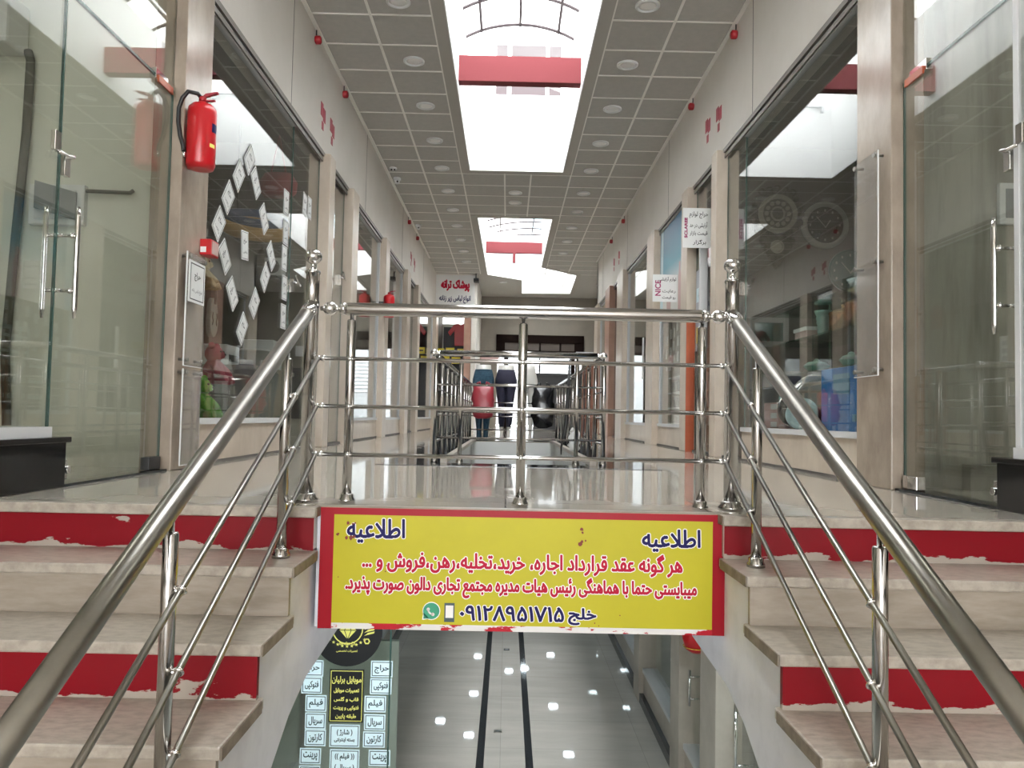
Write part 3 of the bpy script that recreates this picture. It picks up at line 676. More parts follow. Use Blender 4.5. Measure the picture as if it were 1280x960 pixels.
room(-1, 8.2, 11.8, 'shop_mid', 'walls of the second left shop'); room(-1, 11.95, 14.5, 'shop_mid', 'walls of the third left shop'); room(-1, 14.65, 20.4, 'shop_dark', 'walls of the last left shop')
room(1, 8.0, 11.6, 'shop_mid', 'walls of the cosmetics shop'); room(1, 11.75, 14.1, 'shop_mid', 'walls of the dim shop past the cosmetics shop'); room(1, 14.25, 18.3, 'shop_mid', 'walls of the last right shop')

# --- side stairs up from the lower floor
RISE, RUN = 0.165, 0.31
def stairs(side):
    xin = -0.72 if side < 0 else 0.83; xout = -2.0 if side < 0 else 2.14; s = 1 if side < 0 else -1
    who = 'left' if side < 0 else 'right'
    nose = [2.92] + [2.615 - RUN * k for k in range(6)]
    t = thing('staircase', '%s flight of beige stone steps with red painted risers' % who, 'staircase', ((xin + xout) / 2, 1.8, -1.155))
    # plaster body under the steps
    pts = [(3.45, -0.12), (3.45, -0.60), (2.92, -0.63), (2.70, -0.69), (2.50, -0.79), (1.6, -1.27), (0.9, -1.60), (0.75, -1.60), (0.75, -1.12)]
    for k in range(6, 0, -1):
        zt = -RISE * k - 0.035
        pts += [(nose[k] + 0.012, zt), (nose[k - 1] + 0.035, zt)] if k > 0 else []
    pts += [(nose[0] + 0.03, -0.12)]
    # clean order: climb from the bottom step to the top
    climb = []
    for k in range(6, 0, -1):
        climb += [(nose[k] + 0.015, -RISE * (k + 1)), (nose[k] + 0.015, -RISE * k - 0.036)]
    climb += [(nose[0] + 0.02, -RISE - 0.036), (nose[0] + 0.02, -0.161)]
    base = [(3.45, -0.161), (3.45, -0.60), (2.92, -0.63), (2.70, -0.69), (2.50, -0.79), (1.6, -1.27), (0.95, -1.62), (0.70, -1.62), (0.70, -RISE * 7)]
    b = B(); b.prism([(xin - s * 0.012, y, z) for y, z in base + climb], (-s * (abs(xout - xin) - 0.012), 0, 0)); obj('stair_body', b, 'plaster', t)
    # upper floor nosing, treads and risers
    a, c = sorted((xin + s * 0.012, xout))
    b = B(); b.box(a, c, nose[0] - 0.03, nose[0] + 0.03, -0.038, 0.001); obj('tread', b, 'tread', t, 0.006)
    for k in range(1, 7):
        b = B(); b.box(a, c, nose[k] - 0.012, nose[k - 1] + 0.03, -RISE * k - 0.036, -RISE * k); obj('tread', b, 'tread', t, 0.006)
    for k in range(0, 7):
        b = B(); b.box(*sorted((xin + s * 0.0125, xin + s * 0.017)), nose[k] - (0.010 if k else 0.028), (nose[k - 1] - 0.002) if k else nose[0] + 0.03, -RISE * k - 0.035, -RISE * k - 0.001); obj('tread_end', b, 'raw_edge', t)
    a2, c2 = sorted((xin - s * 0.002, xout))
    for k in range(0, 7):
        b = B(); b.box(a2, c2, nose[k] + (0.0 if k else 0.005), nose[k] + 0.02, -RISE * (k + 1), -RISE * k - 0.036 - (0.0 if k else 0.002)); obj('riser', b, 'redriser' if k % 2 == 0 else 'riser', t)
stairs(-1); stairs(1)
# landing edge above the notice board
b = B(); b.box(-0.735, 0.845, 2.955, 3.0, -0.03, 0.002)
struct('trim_9', b, 'riser', 'worn stone edge of the landing above the yellow notice', 'landing edge', None, 0.006)
b = B(); b.box(-0.72, 0.83, 2.975, 3.2, -0.46, -0.02)
struct('wall_landing', b, 'plaster', 'plaster beam under the landing edge', 'beam')
# --- basement
b = B(); b.box(-2.5, -2.2, -9, 3.5, -2.9, -1.15); b.box(2.34, 2.6, -9, 3.5, -2.9, -1.15); b.box(-5, -2.2, 3.5, 3.6, -2.9, -0.1); b.box(2.34, 5, 3.5, 3.6, -2.9, -0.1); b.box(-5, 5, -9.2, -9, -2.9, -1.15)
b.box(-2.5, -2.2, -9, 3.5, -1.2, -0.1); b.box(2.34, 2.6, -9, 3.5, -1.2, -0.1)
struct('wall_basement_front', b, 'bwall', 'stone walls under the stairs at the front of the basement', 'wall')
BZ = -2.9
b = B(); b.box(-5, 5, -9.2, 30, BZ - 0.2, BZ); struct('floor_basement', b, 'bfloor', 'polished basement floor with two dark stripes', 'floor')
for i, x in enumerate((-0.19, 0.275)):
    b = B(); b.box(x - 0.036, x + 0.036, 3, 28, BZ, BZ + 0.002)
    struct('trim_%d' % (10 + i), b, 'dark_strip', '%s dark stripe along the basement floor' % ('left' if i == 0 else 'right'), 'floor stripe')
b = B(); b.box(-5, -0.54, 3.5, 30, -0.6, -0.5); b.box(0.72, 5, 3.5, 30, -0.6, -0.5); b.box(-0.54, 0.72, 3.5, 5.7, -0.6, -0.5); b.box(-0.54, 0.72, 11.25, 30, -0.6, -0.5)
struct('ceiling_basement', b, 'bceil', 'pale basement ceiling with square lamps', 'ceiling')
b = B()
for x0, x1 in ((-0.54, -0.5), (0.68, 0.72)): b.box(x0, x1, 5.75, 11.2, -0.7, -0.30)
b.box(-0.5, 0.68, 5.7, 5.75, -0.7, -0.3)
struct('trim_12', b, 'fascia', 'pale upstand around the rear opening below the floor', 'fascia')
for i, (x, s) in enumerate(((-1.62, 1), (1.70, -1))):
    who = 'left' if i == 0 else 'right'
    b = B(); b.box(*sorted((x, x + s * 0.11)), 6.6 if i == 0 else 5.0, 28, BZ, BZ + 0.10)
    struct('baseboard_basement_%s' % who, b, 'dark_strip', 'black skirting along the %s basement shopfront' % who, 'skirting')
    b = B(); b.box(*sorted((x - s * 0.05, x + s * 0.06)), 5.6 if i == 0 else 5.0, 28, BZ + 0.10, BZ + 0.34)
    struct('wall_basement_%s' % who, b, 'bwall', 'stone dado under the %s basement windows' % who, 'dado')
    b = B(); b.box(*sorted((x - s * 0.05, x + s * 0.075)), 5.6 if i == 0 else 5.0, 28, BZ + 0.34, BZ + 0.385)
    struct('trim_%d' % (13 + i), b, 'alu', 'white sill along the %s basement windows' % who, 'sill')
    b = B(); b.box(*sorted((x - s * 0.02, x - s * 0.01)), 5.0, 28, BZ + 0.38, -0.6)
    struct('window_%d' % (wn[0] + 1), b, 'glass', 'long glass front along the %s basement shops' % who, 'shop window'); wn[0] += 1
    b = B(); b.box(*sorted((x - s * 1.6, x - s * 1.7)), 4.0, 28, BZ, -0.6); b.box(*sorted((x - s * 0.1, x - s * 1.6)), 9.5, 9.6, BZ, -0.6)
    struct('wall_basement_shop_%s' % who, b, 'bshop', 'greenish back wall of the %s basement shops' % who, 'shop wall')
b = B(); b.box(-5, 5, 28, 28.2, BZ, -0.6); struct('wall_basement_back', b, 'bwall', 'dim stone wall closing the basement corridor', 'wall')
for y0, y1, l in ((6.95, 7.3, 'nearest handle'), (5.75, 6.2, 'closest to the right stair'), (9.0, 9.35, 'second along the corridor'), (12.5, 12.9, 'third along the corridor')):
    b = B(); b.box(1.58, 1.78, y0, y1, BZ, -0.6); struct('pillar', b, 'bwall', 'stone pillar in the right basement shopfront, ' + l, 'pillar', None, 0.006)

# ================================================================== RAILINGS
def flange(parent, x, y, z, r): 
    b = B(); b.lathe([(r * 1.0, 0), (r * 1.75, 0.0), (r * 1.75, 0.012), (r * 1.45, 0.02), (r * 1.45, 0.032), (r * 1.02, 0.036)], (x, y, z), n=24); obj('flange', b, 'steel', parent)
def post(parent, x, y, z0, z1, r, pin=0.05, name='baluster', fl=True):
    b = B(); b.lathe([(r, z0), (r, z1 - 0.006), (r * 0.86, z1 - 0.001), (r * 0.5, z1), (r * 0.42, z1), (r * 0.42, z1 + pin)], (x, y, 0), n=20); o = obj(name, b, 'steel', parent)
    if fl: flange(o, x, y, z0, r)
    return o
def newel(parent, x, y, z0, z1):
    r = 0.0275
    b = B(); b.lathe([(r, z0), (r, z1 - 0.15), (r * 1.08, z1 - 0.145), (r * 1.08, z1 - 0.125), (r, z1 - 0.12), (r, z1 - 0.012), (r * 1.12, z1 - 0.01), (r * 1.12, z1)], (x, y, 0), n=28); o = obj('newel_post', b, 'steel', parent)
    flange(o, x, y, z0, r)
    b = B(); b.lathe([(0.026, 0), (0.017, 0.008), (0.011, 0.018), (0.011, 0.028), (0.022, 0.035), (0.033, 0.047), (0.036, 0.058), (0.032, 0.072), (0.018, 0.084), (0.003, 0.087)], (x, y, z1), n=28); obj('finial', b, 'chrome', o)
RY = 3.10
rl = thing('guard_railing', 'horizontal steel railing on the landing above the yellow notice', 'railing', (0.05, RY, 0))
z0 = 0.778
b = B(); b.tube([(-0.665, RY, z0), (-0.65, RY, z0), (0.775, RY, z0 + 0.001), (0.79, RY, z0 + 0.001)], [0.022, 0.0265, 0.0265, 0.022], 24); obj('top_rail', b, 'steel', rl)
for x, s in ((-0.665, -1), (0.79, 1)):
    b = B(); b.lathe([(0.024, -0.004), (0.026, 0.006), (0.02, 0.018), (0.011, 0.024), (0.011, 0.034), (0.02, 0.04), (0.0275, 0.053), (0.028, 0.066), (0.022, 0.08), (0.011, 0.088), (0.009, 0.10)], (x, RY, z0), (s, 0, 0), 24); obj('ball_joint', b, 'chrome', rl)
for x in (-0.637, 0.058, 0.783): post(rl, x, RY, 0.0, 0.735, 0.0185, 0.024)
for z in (0.575, 0.383, 0.190):
    b = B(); b.tube([(-0.755, RY - 0.012, z), (0.872, RY - 0.012, z + 0.003)], 0.0085, 12); rd = obj('rod', b, 'steel', rl)
    b = B()
    for x in (-0.745, -0.637, 0.058, 0.783, 0.862): b.ball((x, RY - 0.012, z + 0.001), 0.0125)
    split('rod_joint', b, 'chrome', rd)
def flight_rail(side):
    x = -0.80 if side < 0 else 0.905; xr = -0.765 if side < 0 else 0.88; s = -1 if side < 0 else 1
    who = 'left' if side < 0 else 'right'; sl = 0.53
    t = thing('stair_railing', 'sloping steel handrail down the %s flight of steps' % who, 'stair railing', (x, 2.0, -0.5))
    newel(t, x, RY, 0.0, 0.93)
    zz = lambda y: 0.785 + (y - RY) * sl
    b = B(); b.tube([(x, 0.55, zz(0.55)), (x, RY - 0.03, zz(RY - 0.03))], 0.0275, 24); hr = obj('handrail', b, 'steel_worn', t)
    b = B(); b.tube([(x, RY - 0.09, zz(RY - 0.09)), (x, RY - 0.075, zz(RY - 0.075)), (x, RY - 0.045, zz(RY - 0.045)), (x, RY - 0.03, zz(RY - 0.03)), (x, RY, 0.80)], [0.028, 0.0315, 0.0315, 0.028, 0.024], 24); obj('collar', b, 'chrome', hr)
    ys = [2.78, 1.86, 1.0]
    for y in ys:
        k = next(i for i in range(1, 8) if y > [2.615 - RUN * (j - 1) for j in range(1, 8)][i - 1])
        post(t, x, y, -RISE * k, zz(y) - 0.065, 0.0185, 0.05)
    for j, z in enumerate((0.575, 0.383, 0.190)):
        r0 = (xr, RY - 0.012, z)
        b = B(); b.tube([r0, (xr + s * 0.012, 0.7, z - (RY - 0.012 - 0.7) * sl)], 0.0085, 12); rd = obj('rod', b, 'steel_worn', t)
        b = B()
        for y in ys:
            zq = z - (RY - 0.012 - y) * sl
            b.tube([(x, y, zq), (xr + s * 0.006, y, zq)], 0.008, 8); b.torus((xr + s * 0.006, y, zq), 0.0105, 0.005, (0, 1, sl), 14, 6)
        b.tube([(x, RY, z), (xr, RY - 0.012, z)], 0.008, 8); b.ball(r0, 0.0115)
        split('rod_joint', b, 'chrome', rd)
flight_rail(-1); flight_rail(1)
# rear railing around the second opening
rr = thing('guard_railing', 'steel railing enclosing the rear stairwell opening', 'railing', (0.08, 5.83, 0))
ZT = 0.83
def rpost(x, y): post(rr, x, y, 0.0 if y < 5.9 or True else 0, ZT - 0.05, 0.0165, 0.035, fl=(y < 5.9 or y > 11))
b = B(); b.tube([(-0.52, 5.83, ZT), (0.68, 5.83, ZT)], 0.024, 20); obj('top_rail', b, 'steel', rr)
for x, s in ((-0.52, -1), (0.68, 1)):
    b = B(); b.lathe([(0.024, -0.004), (0.014, 0.012), (0.014, 0.02), (0.026, 0.034), (0.029, 0.048), (0.024, 0.064), (0.008, 0.074)], (x, 5.83, ZT), (s, 0, 0), 18); obj('ball_joint', b, 'chrome', rr)
for x in (-0.545, -0.355, 0.525, 0.73): rpost(x, 5.83)
for z in (0.59, 0.388, 0.188):
    b = B(); b.tube([(-0.545, 5.83, z), (0.73, 5.83, z)], 0.0085, 10); obj('rod', b, 'steel', rr)
for x in (-0.545, 0.73):
    b = B(); b.tube([(x, 5.9, ZT - 0.01), (x, 11.35, ZT - 0.01)], 0.022, 16); obj('top_rail', b, 'steel', rr)
    for z in (0.56, 0.36, 0.16):
        b = B(); b.tube([(x, 5.83, z), (x, 11.35, z)], 0.008, 8); obj('rod', b, 'steel', rr)
    for k in range(1, 11): rpost(x, 5.83 + 0.552 * k)
b = B(); b.tube([(-0.545, 11.35, ZT - 0.01), (0.73, 11.35, ZT - 0.01)], 0.022, 16); obj('top_rail', b, 'steel', rr)
for z in (0.56, 0.36, 0.16):
    b = B(); b.tube([(-0.545, 11.35, z), (0.73, 11.35, z)], 0.008, 8); obj('rod', b, 'steel', rr)

# ================================================================== NOTICE BOARD
nb = thing('notice_board', 'yellow notice board with red frame and Persian lettering under the landing', 'notice board', (0.07, 2.94, -0.46))
NB = FRONT(0.072, 2.958, -0.232)
hw, hh = 0.775, 0.228
b = B(); NB.slab(b, -hw, hw, -hh + 0.012, hh - 0.012, -0.03, 0.0); obj('backing', b, 'redframe', nb)
b = B(); NB.slab(b, -hw + 0.052, hw - 0.052, hh - 0.026, hh, -0.02, 0.006); NB.slab(b, -hw, -hw + 0.052, -hh, hh, -0.02, 0.006); NB.slab(b, hw - 0.052, hw, -hh, hh, -0.02, 0.006); obj('frame', b, 'redframe', nb)
b = B(); NB.slab(b, -hw + 0.052, hw - 0.052, -hh, -hh + 0.022, -0.02, 0.005); obj('frame', b, 'redwhite', nb)['label'] = 'bottom frame rail with most red paint flaked off'
b = B(); NB.slab(b, -hw + 0.046, hw - 0.046, -hh + 0.014, hh - 0.016, -0.01, 0.004); obj('white_margin', b, 'white_ink', nb)
b = B(); NB.slab(b, -hw + 0.052, hw - 0.052, -hh + 0.022, hh - 0.022, 0, 0.0055); obj('yellow_panel', b, 'yellow', nb)
def nbx(u): return (u - 652.0) / 504 * 2 * hw       # along the board
def nbz(v): return (714.0 - v) / 147 * 2 * hh
def outlined(body, u0, u1, v0, v1, ink, bold=0.0022):
    x, y, w, h = (nbx(u0) + nbx(u1)) / 2, (nbz(v0) + nbz(v1)) / 2, nbx(u1) - nbx(u0), nbz(v0) - nbz(v1)
    b = B(); NB.text(b, body, x, y, w + 0.007, h + 0.007, 0.0060, bold + 0.0035); obj('lettering', b, 'white_ink', nb)
    b = B(); NB.text(b, body, x, y, w, h, 0.0066, bold); obj('lettering', b, ink, nb)
IT = '\u0627\u0637\u0644\u0627\u0639\u06cc\u0647'
outlined(IT, 433, 505, 653, 683, 'navy_ink'); outlined(IT, 799, 872, 659, 687, 'navy_ink')
outlined('\u0647\u0631 \u06af\u0648\u0646\u0647 \u0639\u0642\u062f \u0642\u0631\u0627\u0631\u062f\u0627\u062f \u0627\u062c\u0627\u0631\u0647\u060c \u062e\u0631\u06cc\u062f\u060c\u062a\u062e\u0644\u06cc\u0647\u060c\u0631\u0647\u0646\u060c\u0641\u0631\u0648\u0634 \u0648 ...', 453, 850, 690, 718, 'red_ink')
outlined('\u0645\u06cc\u0628\u0627\u06cc\u0633\u062a\u06cc \u062d\u062a\u0645\u0627 \u0628\u0627 \u0647\u0645\u0627\u0647\u0646\u06af\u06cc \u0631\u0626\u06cc\u0633 \u0647\u06cc\u0627\u062a \u0645\u062f\u06cc\u0631\u0647 \u0645\u062c\u062a\u0645\u0639 \u062a\u062c\u0627\u0631\u06cc \u062f\u0627\u0644\u0648\u0646 \u0635\u0648\u0631\u062a \u067e\u0630\u06cc\u0631\u062f.', 433, 868, 720, 748, 'red_ink')
outlined('\u062e\u0644\u062c', 709, 744, 757, 778, 'navy_ink')
num = '\u06f0\u06f9\u06f1\u06f2\u06f8\u06f9\u06f5\u06f1\u06f7\u06f1\u06f5'
outlined(num[::-1], 575, 704, 756, 775, 'navy_ink')
# telephone and chat symbols
b = B(); NB.poly(b, [(nbx(556), nbz(777)), (nbx(568.5), nbz(777)), (nbx(568.5), nbz(754)), (nbx(556), nbz(754))], 0.006, 0.0066); ph = obj('phone_symbol', b, 'teal_ink', nb)
b = B(); NB.poly(b, [(nbx(557.6), nbz(772)), (nbx(567), nbz(772)), (nbx(567), nbz(757)), (nbx(557.6), nbz(757))], 0.0066, 0.0071); obj('phone_screen', b, 'white_ink', ph)
cx, cy, rr_ = nbx(540), nbz(764), 0.031
b = B(); NB.disc(b, cx, cy, rr_ + 0.003, 0.006, 0.0064); NB.poly(b, [(cx - 0.034, cy - 0.034), (cx - 0.006, cy - 0.030), (cx - 0.031, cy - 0.004)], 0.006, 0.0064); cs = obj('chat_symbol', b, 'white_ink', nb)
b = B(); NB.disc(b, cx, cy, rr_, 0.0065, 0.0068); NB.poly(b, [(cx - 0.030, cy - 0.030), (cx - 0.008, cy - 0.028), (cx - 0.028, cy - 0.008)], 0.0065, 0.0068); obj('chat_bubble', b, 'green_ink', cs)
b = B(); NB.ring(b, cx + 0.007, cy + 0.007, 0.016, 0.0225, 0.007, 0.0073, PI * 1.02, PI * 1.48, 10); NB.disc(b, cx - 0.012, cy + 0.006, 0.0065, 0.007, 0.0073, 10); NB.disc(b, cx + 0.006, cy - 0.0125, 0.0065, 0.007, 0.0073, 10); obj('handset', b, 'white_ink', cs)
b = B()
for (u, v, r) in ((434, 659, 2.4), (440, 660, 1.6), (443, 659, 1.3), (433, 677, 2.2), (438, 677, 3), (442, 676, 2), (422, 673, 2), (724, 661, 2.6), (725, 665, 1.6), (723, 679, 3), (725, 676, 1.6), (729, 675, 1.2), (483, 710, .9), (482, 717, .9), (742, 775, .9), (747, 778, .7), (773, 765, .8), (424, 725, .8)):
    NB.poly(b, [(nbx(u) + r * 0.0031 * math.cos(a) * rnd.uniform(.6, 1.2), nbz(v) + r * 0.0031 * math.sin(a) * rnd.uniform(.6, 1.3)) for a in [2 * PI * k / 9 for k in range(9)]], 0.007, 0.0076)
obj('paint_spots', b, 'brown_spot', nb)

# ================================================================== CEILING FITTINGS
def downlight(x, y, label, group):
    t = thing('downlight', label, 'downlight', (x, y, ZC), group)
    b = B(); b.lathe([(0.115, 0.0), (0.115, -0.012), (0.10, -0.02), (0.086, -0.016), (0.082, 0.0)], (x, y, ZC), n=28); obj('trim_ring', b, 'white_plastic', t)
    b = B(); b.lathe([(0.084, -0.004), (0.06, -0.011), (0.02, -0.014)], (x, y, ZC), n=24); obj('lens', b, 'lens', t)
ks = list(range(12))
for k in ks: downlight(-1.095, 7.0 + 1.2 * (k - 1), '%s recessed round lamp from the front in the left ceiling row' % ORD[k], 'round lamps in the left ceiling row')
for k in range(11): downlight(1.225, 6.97 + 1.2 * (k - 1), '%s recessed round lamp from the front in the right ceiling row' % ORD[k], 'round lamps in the right ceiling row')
for k in range(2): downlight(0.06, 13.03 + 0.6 * k, ['nearer', 'farther'][k] + ' round lamp on the ceiling between the two roof wells', 'round lamps between the roof wells')
for k, (x, y) in enumerate(((-0.2, 21.8), (2.6, 20.2), (2.6, 22.0))): downlight(x, y, ['round lamp left of the angled roof well end', 'round lamp right of the angled roof well', 'rearmost round lamp right of the angled roof well'][k], 'round lamps around the rear well')
def red_bell(x, y, s, label):
    t = thing('alarm_sounder', label, 'alarm sounder', (x, y, 4.06), 'red sounders under the ceiling edge')
    b = B(); b.lathe([(0.036, 0), (0.042, 0.01), (0.042, 0.05), (0.025, 0.062)], (x, y, 4.085), (s, 0, 0), 16); obj('housing', b, 'red_plastic', t)
    b = B(); b.tube([(x + s * 0.01, y, 4.12), (x + s * 0.01, y, ZC)], 0.006, 6); obj('cable', b, 'black', t)
for k, y in enumerate((7.55, 8.85, 14.75, 16.1)): red_bell(XL, y, 1, '%s red sounder along the left ceiling edge from the front' % ORD[k])
for k, y in enumerate((7.25, 8.97, 14.33, 16.0)): red_bell(XR, y, -1, '%s red sounder along the right ceiling edge from the front' % ORD[k])
t = thing('smoke_detector', 'small white two-eyed detector on the left ceiling', 'detector', (-1.86, 11.85, ZC))
b = B(); b.lathe([(0.06, 0), (0.06, -0.015), (0.045, -0.025)], (-1.86, 11.85, ZC)); obj('base', b, 'white_plastic', t)
b = B()
for dx in (-0.022, 0.022): b.ball((-1.86 + dx, 11.83, ZC - 0.03), 0.016)
split('sensor', b, 'black', t)
for k, (x, y, l) in enumerate(((-1.87, 12.35, 'white dome camera behind the two-eyed ceiling detector'), (-1.88, 15.4, 'white dome camera between the far left red sounders'))):
    t = thing('dome_camera', l, 'camera', (x, y, ZC))
    b = B(); b.lathe([(0.06, 0), (0.06, -0.035), (0.05, -0.045)], (x, y, ZC)); obj('base', b, 'white_plastic', t)
    b = B(); b.ball((x, y, ZC - 0.06), 0.045); obj('dome', b, 'white_plastic', t)
    b = B(); b.ball((x + 0.01, y - 0.038, ZC - 0.07), 0.015); obj('lens', b, 'black', t)
t = thing('security_camera', 'black camera at the corner of the clothes shop signboard', 'camera', (-0.9, 20.6, 4.0))
b = B(); b.box(-0.98, -0.84, 20.45, 20.72, 3.96, 4.05); obj('housing', b, 'black', t, 0.01)
b = B(); b.tube([(-0.92, 20.6, 4.05), (-0.92, 20.6, 4.2)], 0.015, 8); obj('bracket', b, 'black', t)
# rose red beams across the wells
for k, (y0, y1, x0, x1, za, zb, l) in enumerate(((8.9, 9.04, -0.67, 0.80, 4.305, 4.615, 'rose red beam crossing the front roof well'), (19.0, 19.12, -0.65, 0.80, 4.44, 4.72, 'rose red beam crossing the rear roof well'))):
    t = thing('cross_beam', l, 'beam', ((x0 + x1) / 2, y0, za))
    b = B(); b.box(x0, x1, y0, y1, za, zb); obj('beam_body', b, 'beam', t, 0.005)
    b = B()
    for x in (x0 + 0.004, x1 - 0.004): b.box(x - 0.004, x + 0.004, y0 - 0.03, y1 + 0.03, za - 0.03, zb + 0.03)
    split('end_plate', b, 'beam', t)
    if k: b = B(); b.box(0.05, 0.13, 19.0, 19.1, 4.2, 4.45); obj('hanger', b, 'beam', t)
t = thing('shaft_pipe', 'thin white pipe along the far wall of the front roof well', 'pipe', (0, 11.8, 5.2))
b = B(); b.tube([(-0.5, 11.80, 5.3), (0.62, 11.80, 5.3)], 0.014, 8); obj('pipe', b, 'alu', t)
b = B()
for x in (-0.5, 0.62): b.box(x - 0.02, x + 0.02, 11.78, 11.85, 5.22, 5.32)
split('clip', b, 'alu', t)
# red square emblems on the walls
def emblem(P, label):
    t = thing('wall_emblem', label, 'emblem', P.c)
    b = B()
    for x0, x1, y0, y1 in ((-0.10, -0.005, -0.02, 0.12), (0.005, 0.10, -0.05, 0.09), (-0.04, 0.03, -0.15, -0.065)): P.slab(b, x0, x1, y0, y1, 0, 0.004)
    obj('red_squares', b, 'crimson', t)
for y, z, l in ((7.95, 3.47, 'nearer red square emblem on the left wall'), (8.37, 3.46, 'second red square emblem on the left wall')): emblem(LEFTW(y, z), l)
for y, z, l in ((15.35, 3.5, 'third red square emblem on the left wall, near the far window'), (15.9, 3.48, 'farthest red square emblem on the left wall')): emblem(LEFTW(y, z), l)
for y, z, l in ((7.86, 3.52, 'nearer red square emblem on the right wall'), (8.3, 3.56, 'second red square emblem on the right wall')): emblem(RIGHTW(y, z), l)
for y, z, l in ((15.0, 3.55, 'third red square emblem on the right wall'), (15.7, 3.55, 'farthest red square emblem on the right wall')): emblem(RIGHTW(y, z), l)

# ================================================================== LEFT SIDE FITTINGS
def extinguisher(x, y, z, r, h, label, hose=True):
    """z is the bottom of the cylinder"""
    t = thing('fire_extinguisher', label, 'fire extinguisher', (x, y, z))
    b = B(); b.lathe([(r * 0.55, 0), (r * 0.9, 0.004), (r, 0.03), (r, h * 0.84), (r * 0.95, h * 0.90), (r * 0.7, h * 0.955), (r * 0.35, h * 0.985), (r * 0.3, h)], (x, y, z), n=28); obj('cylinder', b, 'red', t)
    b = B(); b.lathe([(r * 0.28, h), (r * 0.28, h * 1.06), (r * 0.2, h * 1.08)], (x, y, z), n=14); vb = obj('valve', b, 'red_plastic', t)
    b = B(); b.prism([(x, y - 0.012, z + h * 1.07), (x + 0.02, y - 0.012, z + h * 1.12), (x + r * 1.1, y - 0.012, z + h * 1.15), (x + r * 1.1, y - 0.012, z + h * 1.13), (x + 0.03, y - 0.012, z + h * 1.08)], (0, 0.024, 0))
    b.prism([(x, y - 0.01, z + h * 1.02), (x + r * 0.9, y - 0.01, z + h * 1.03), (x + r * 0.9, y - 0.01, z + h * 1.015), (x, y - 0.01, z + h * 1.0)], (0, 0.02, 0)); obj('lever', b, 'crimson', vb)
    b = B(); b.box(x - r * 2.2, x - r * 0.9, y + r * 0.5, y + r * 0.62, z + h * 0.6, z + h * 0.7); obj('wall_bracket', b, 'black', t)
    if hose:
        pts = []
        for u, v in ((0.0, 1.05), (-0.35, 1.12), (-0.8, 1.10), (-1.2, 1.0), (-1.42, 0.85), (-1.42, 0.65), (-1.25, 0.45), (-1.0, 0.30), (-0.95, 0.22)): pts.append((x + u * r, y - r * 0.55 - 0.01, z + h * v))
        pts[0] = (x, y, z + h * 1.04); pts[1] = (x - 0.3 * r, y - 0.2 * r, z + h * 1.11)
        b = B(); b.tube(pts, 0.013, 10); hs = obj('hose', b, 'black', t)
        b = B(); b.tube([pts[-1], (pts[-1][0] + 0.004, pts[-1][1], pts[-1][2] - 0.035)], [0.012, 0.009], 10); obj('nozzle', b, 'chrome', hs)
        b = B()
        for k, (a0, a1, z0, z1) in enumerate(((-0.45, 0.15, 0.53, 0.66),)):
            n = 8; A = [a0 + (a1 - a0) * i / n for i in range(n + 1)]
            for i in range(n): b.quad(*[(x + (r + 0.001) * math.cos(a), y + (r + 0.001) * math.sin(a), z + h * zz_) for a, zz_ in ((A[i], z0), (A[i + 1], z0), (A[i + 1], z1), (A[i], z1))])
        obj('label_panel', b, 'navy_ink', t)
        b = B(); n = 6; A = [-0.6 + 0.5 * i / n for i in range(n + 1)]
        for i in range(n): b.quad(*[(x + (r + 0.001) * math.cos(a), y + (r + 0.001) * math.sin(a), z + h * zz_) for a, zz_ in ((A[i], .3), (A[i + 1], .3), (A[i + 1], .355), (A[i], .355))])
        obj('label_panel', b, 'gold_ink', t)
extinguisher(-1.868, 4.55, 1.795, 0.083, 0.41, 'large red fire extinguisher hung on the near left pillar')
extinguisher(-1.84, 11.68, 1.83, 0.085, 0.36, 'far red extinguisher hung on a left pillar', False)
t = thing('call_point', 'small red fire alarm box below the large extinguisher', 'alarm box', (-1.92, 4.87, 1.34))
b = B(); b.box(-1.955, -1.885, 4.80, 4.93, 1.335, 1.435); obj('housing', b, 'red', t, 0.004)
b = B(); b.box(-1.885, -1.882, 4.815, 4.915, 1.345, 1.425); obj('front_plate', b, 'pink_card', t)
b = B(); b.box(-1.95, -1.915, 4.797, 4.80, 1.35, 1.385); obj('sticker', b, 'paper', t)
# clear acrylic boards standing off the pillars
def acrylic(side, y0, y1, z0, z1, label, studs):
    x = XL + 0.045 if side < 0 else XR - 0.045; s = -side
    t = thing('acrylic_board', label, 'acrylic board', (x + s * 0.04, (y0 + y1) / 2, z0))
    b = B(); b.box(*sorted((x + s * 0.036, x + s * 0.042)), y0, y1, z0, z1); obj('sheet', b, 'acrylic', t)
    b = B(); b.box(*sorted((x + s * 0.035, x + s * 0.043)), y0 - 0.003, y0 + 0.001, z0, z1); b.box(*sorted((x + s * 0.035, x + s * 0.043)), y0, y1, z0 - 0.003, z0 + 0.001); obj('sheet_edge', b, 'white_plastic', t)
    for y, z in studs:
        b = B(); b.tube([(x, y, z), (x + s * 0.05, y, z)], 0.009, 12); b.tube([(x + s * 0.045, y, z), (x + s * 0.056, y, z)], 0.013, 12); split('standoff', b, 'steel_worn', t)
    return t
acrylic(-1, 4.53, 4.80, 0.62, 1.30, 'upper clear acrylic board on the near left pillar', [(4.555, 1.275), (4.775, 1.275), (4.555, 0.655), (4.775, 0.655)])
acrylic(-1, 4.53, 4.80, 0.03, 0.60, 'lower clear acrylic board on the near left pillar', [(4.555, 0.58), (4.775, 0.58)])
acrylic(1, 4.25, 4.54, 0.63, 1.90, 'clear acrylic board with six studs on the near right pillar', [(4.275, 1.875), (4.515, 1.875), (4.275, 1.27), (4.515, 1.27), (4.275, 0.66), (4.515, 0.66)])
HR = '\u062d\u0631\u0627\u062c'
P = LEFTW(4.665, 1.13, XL + 0.093)
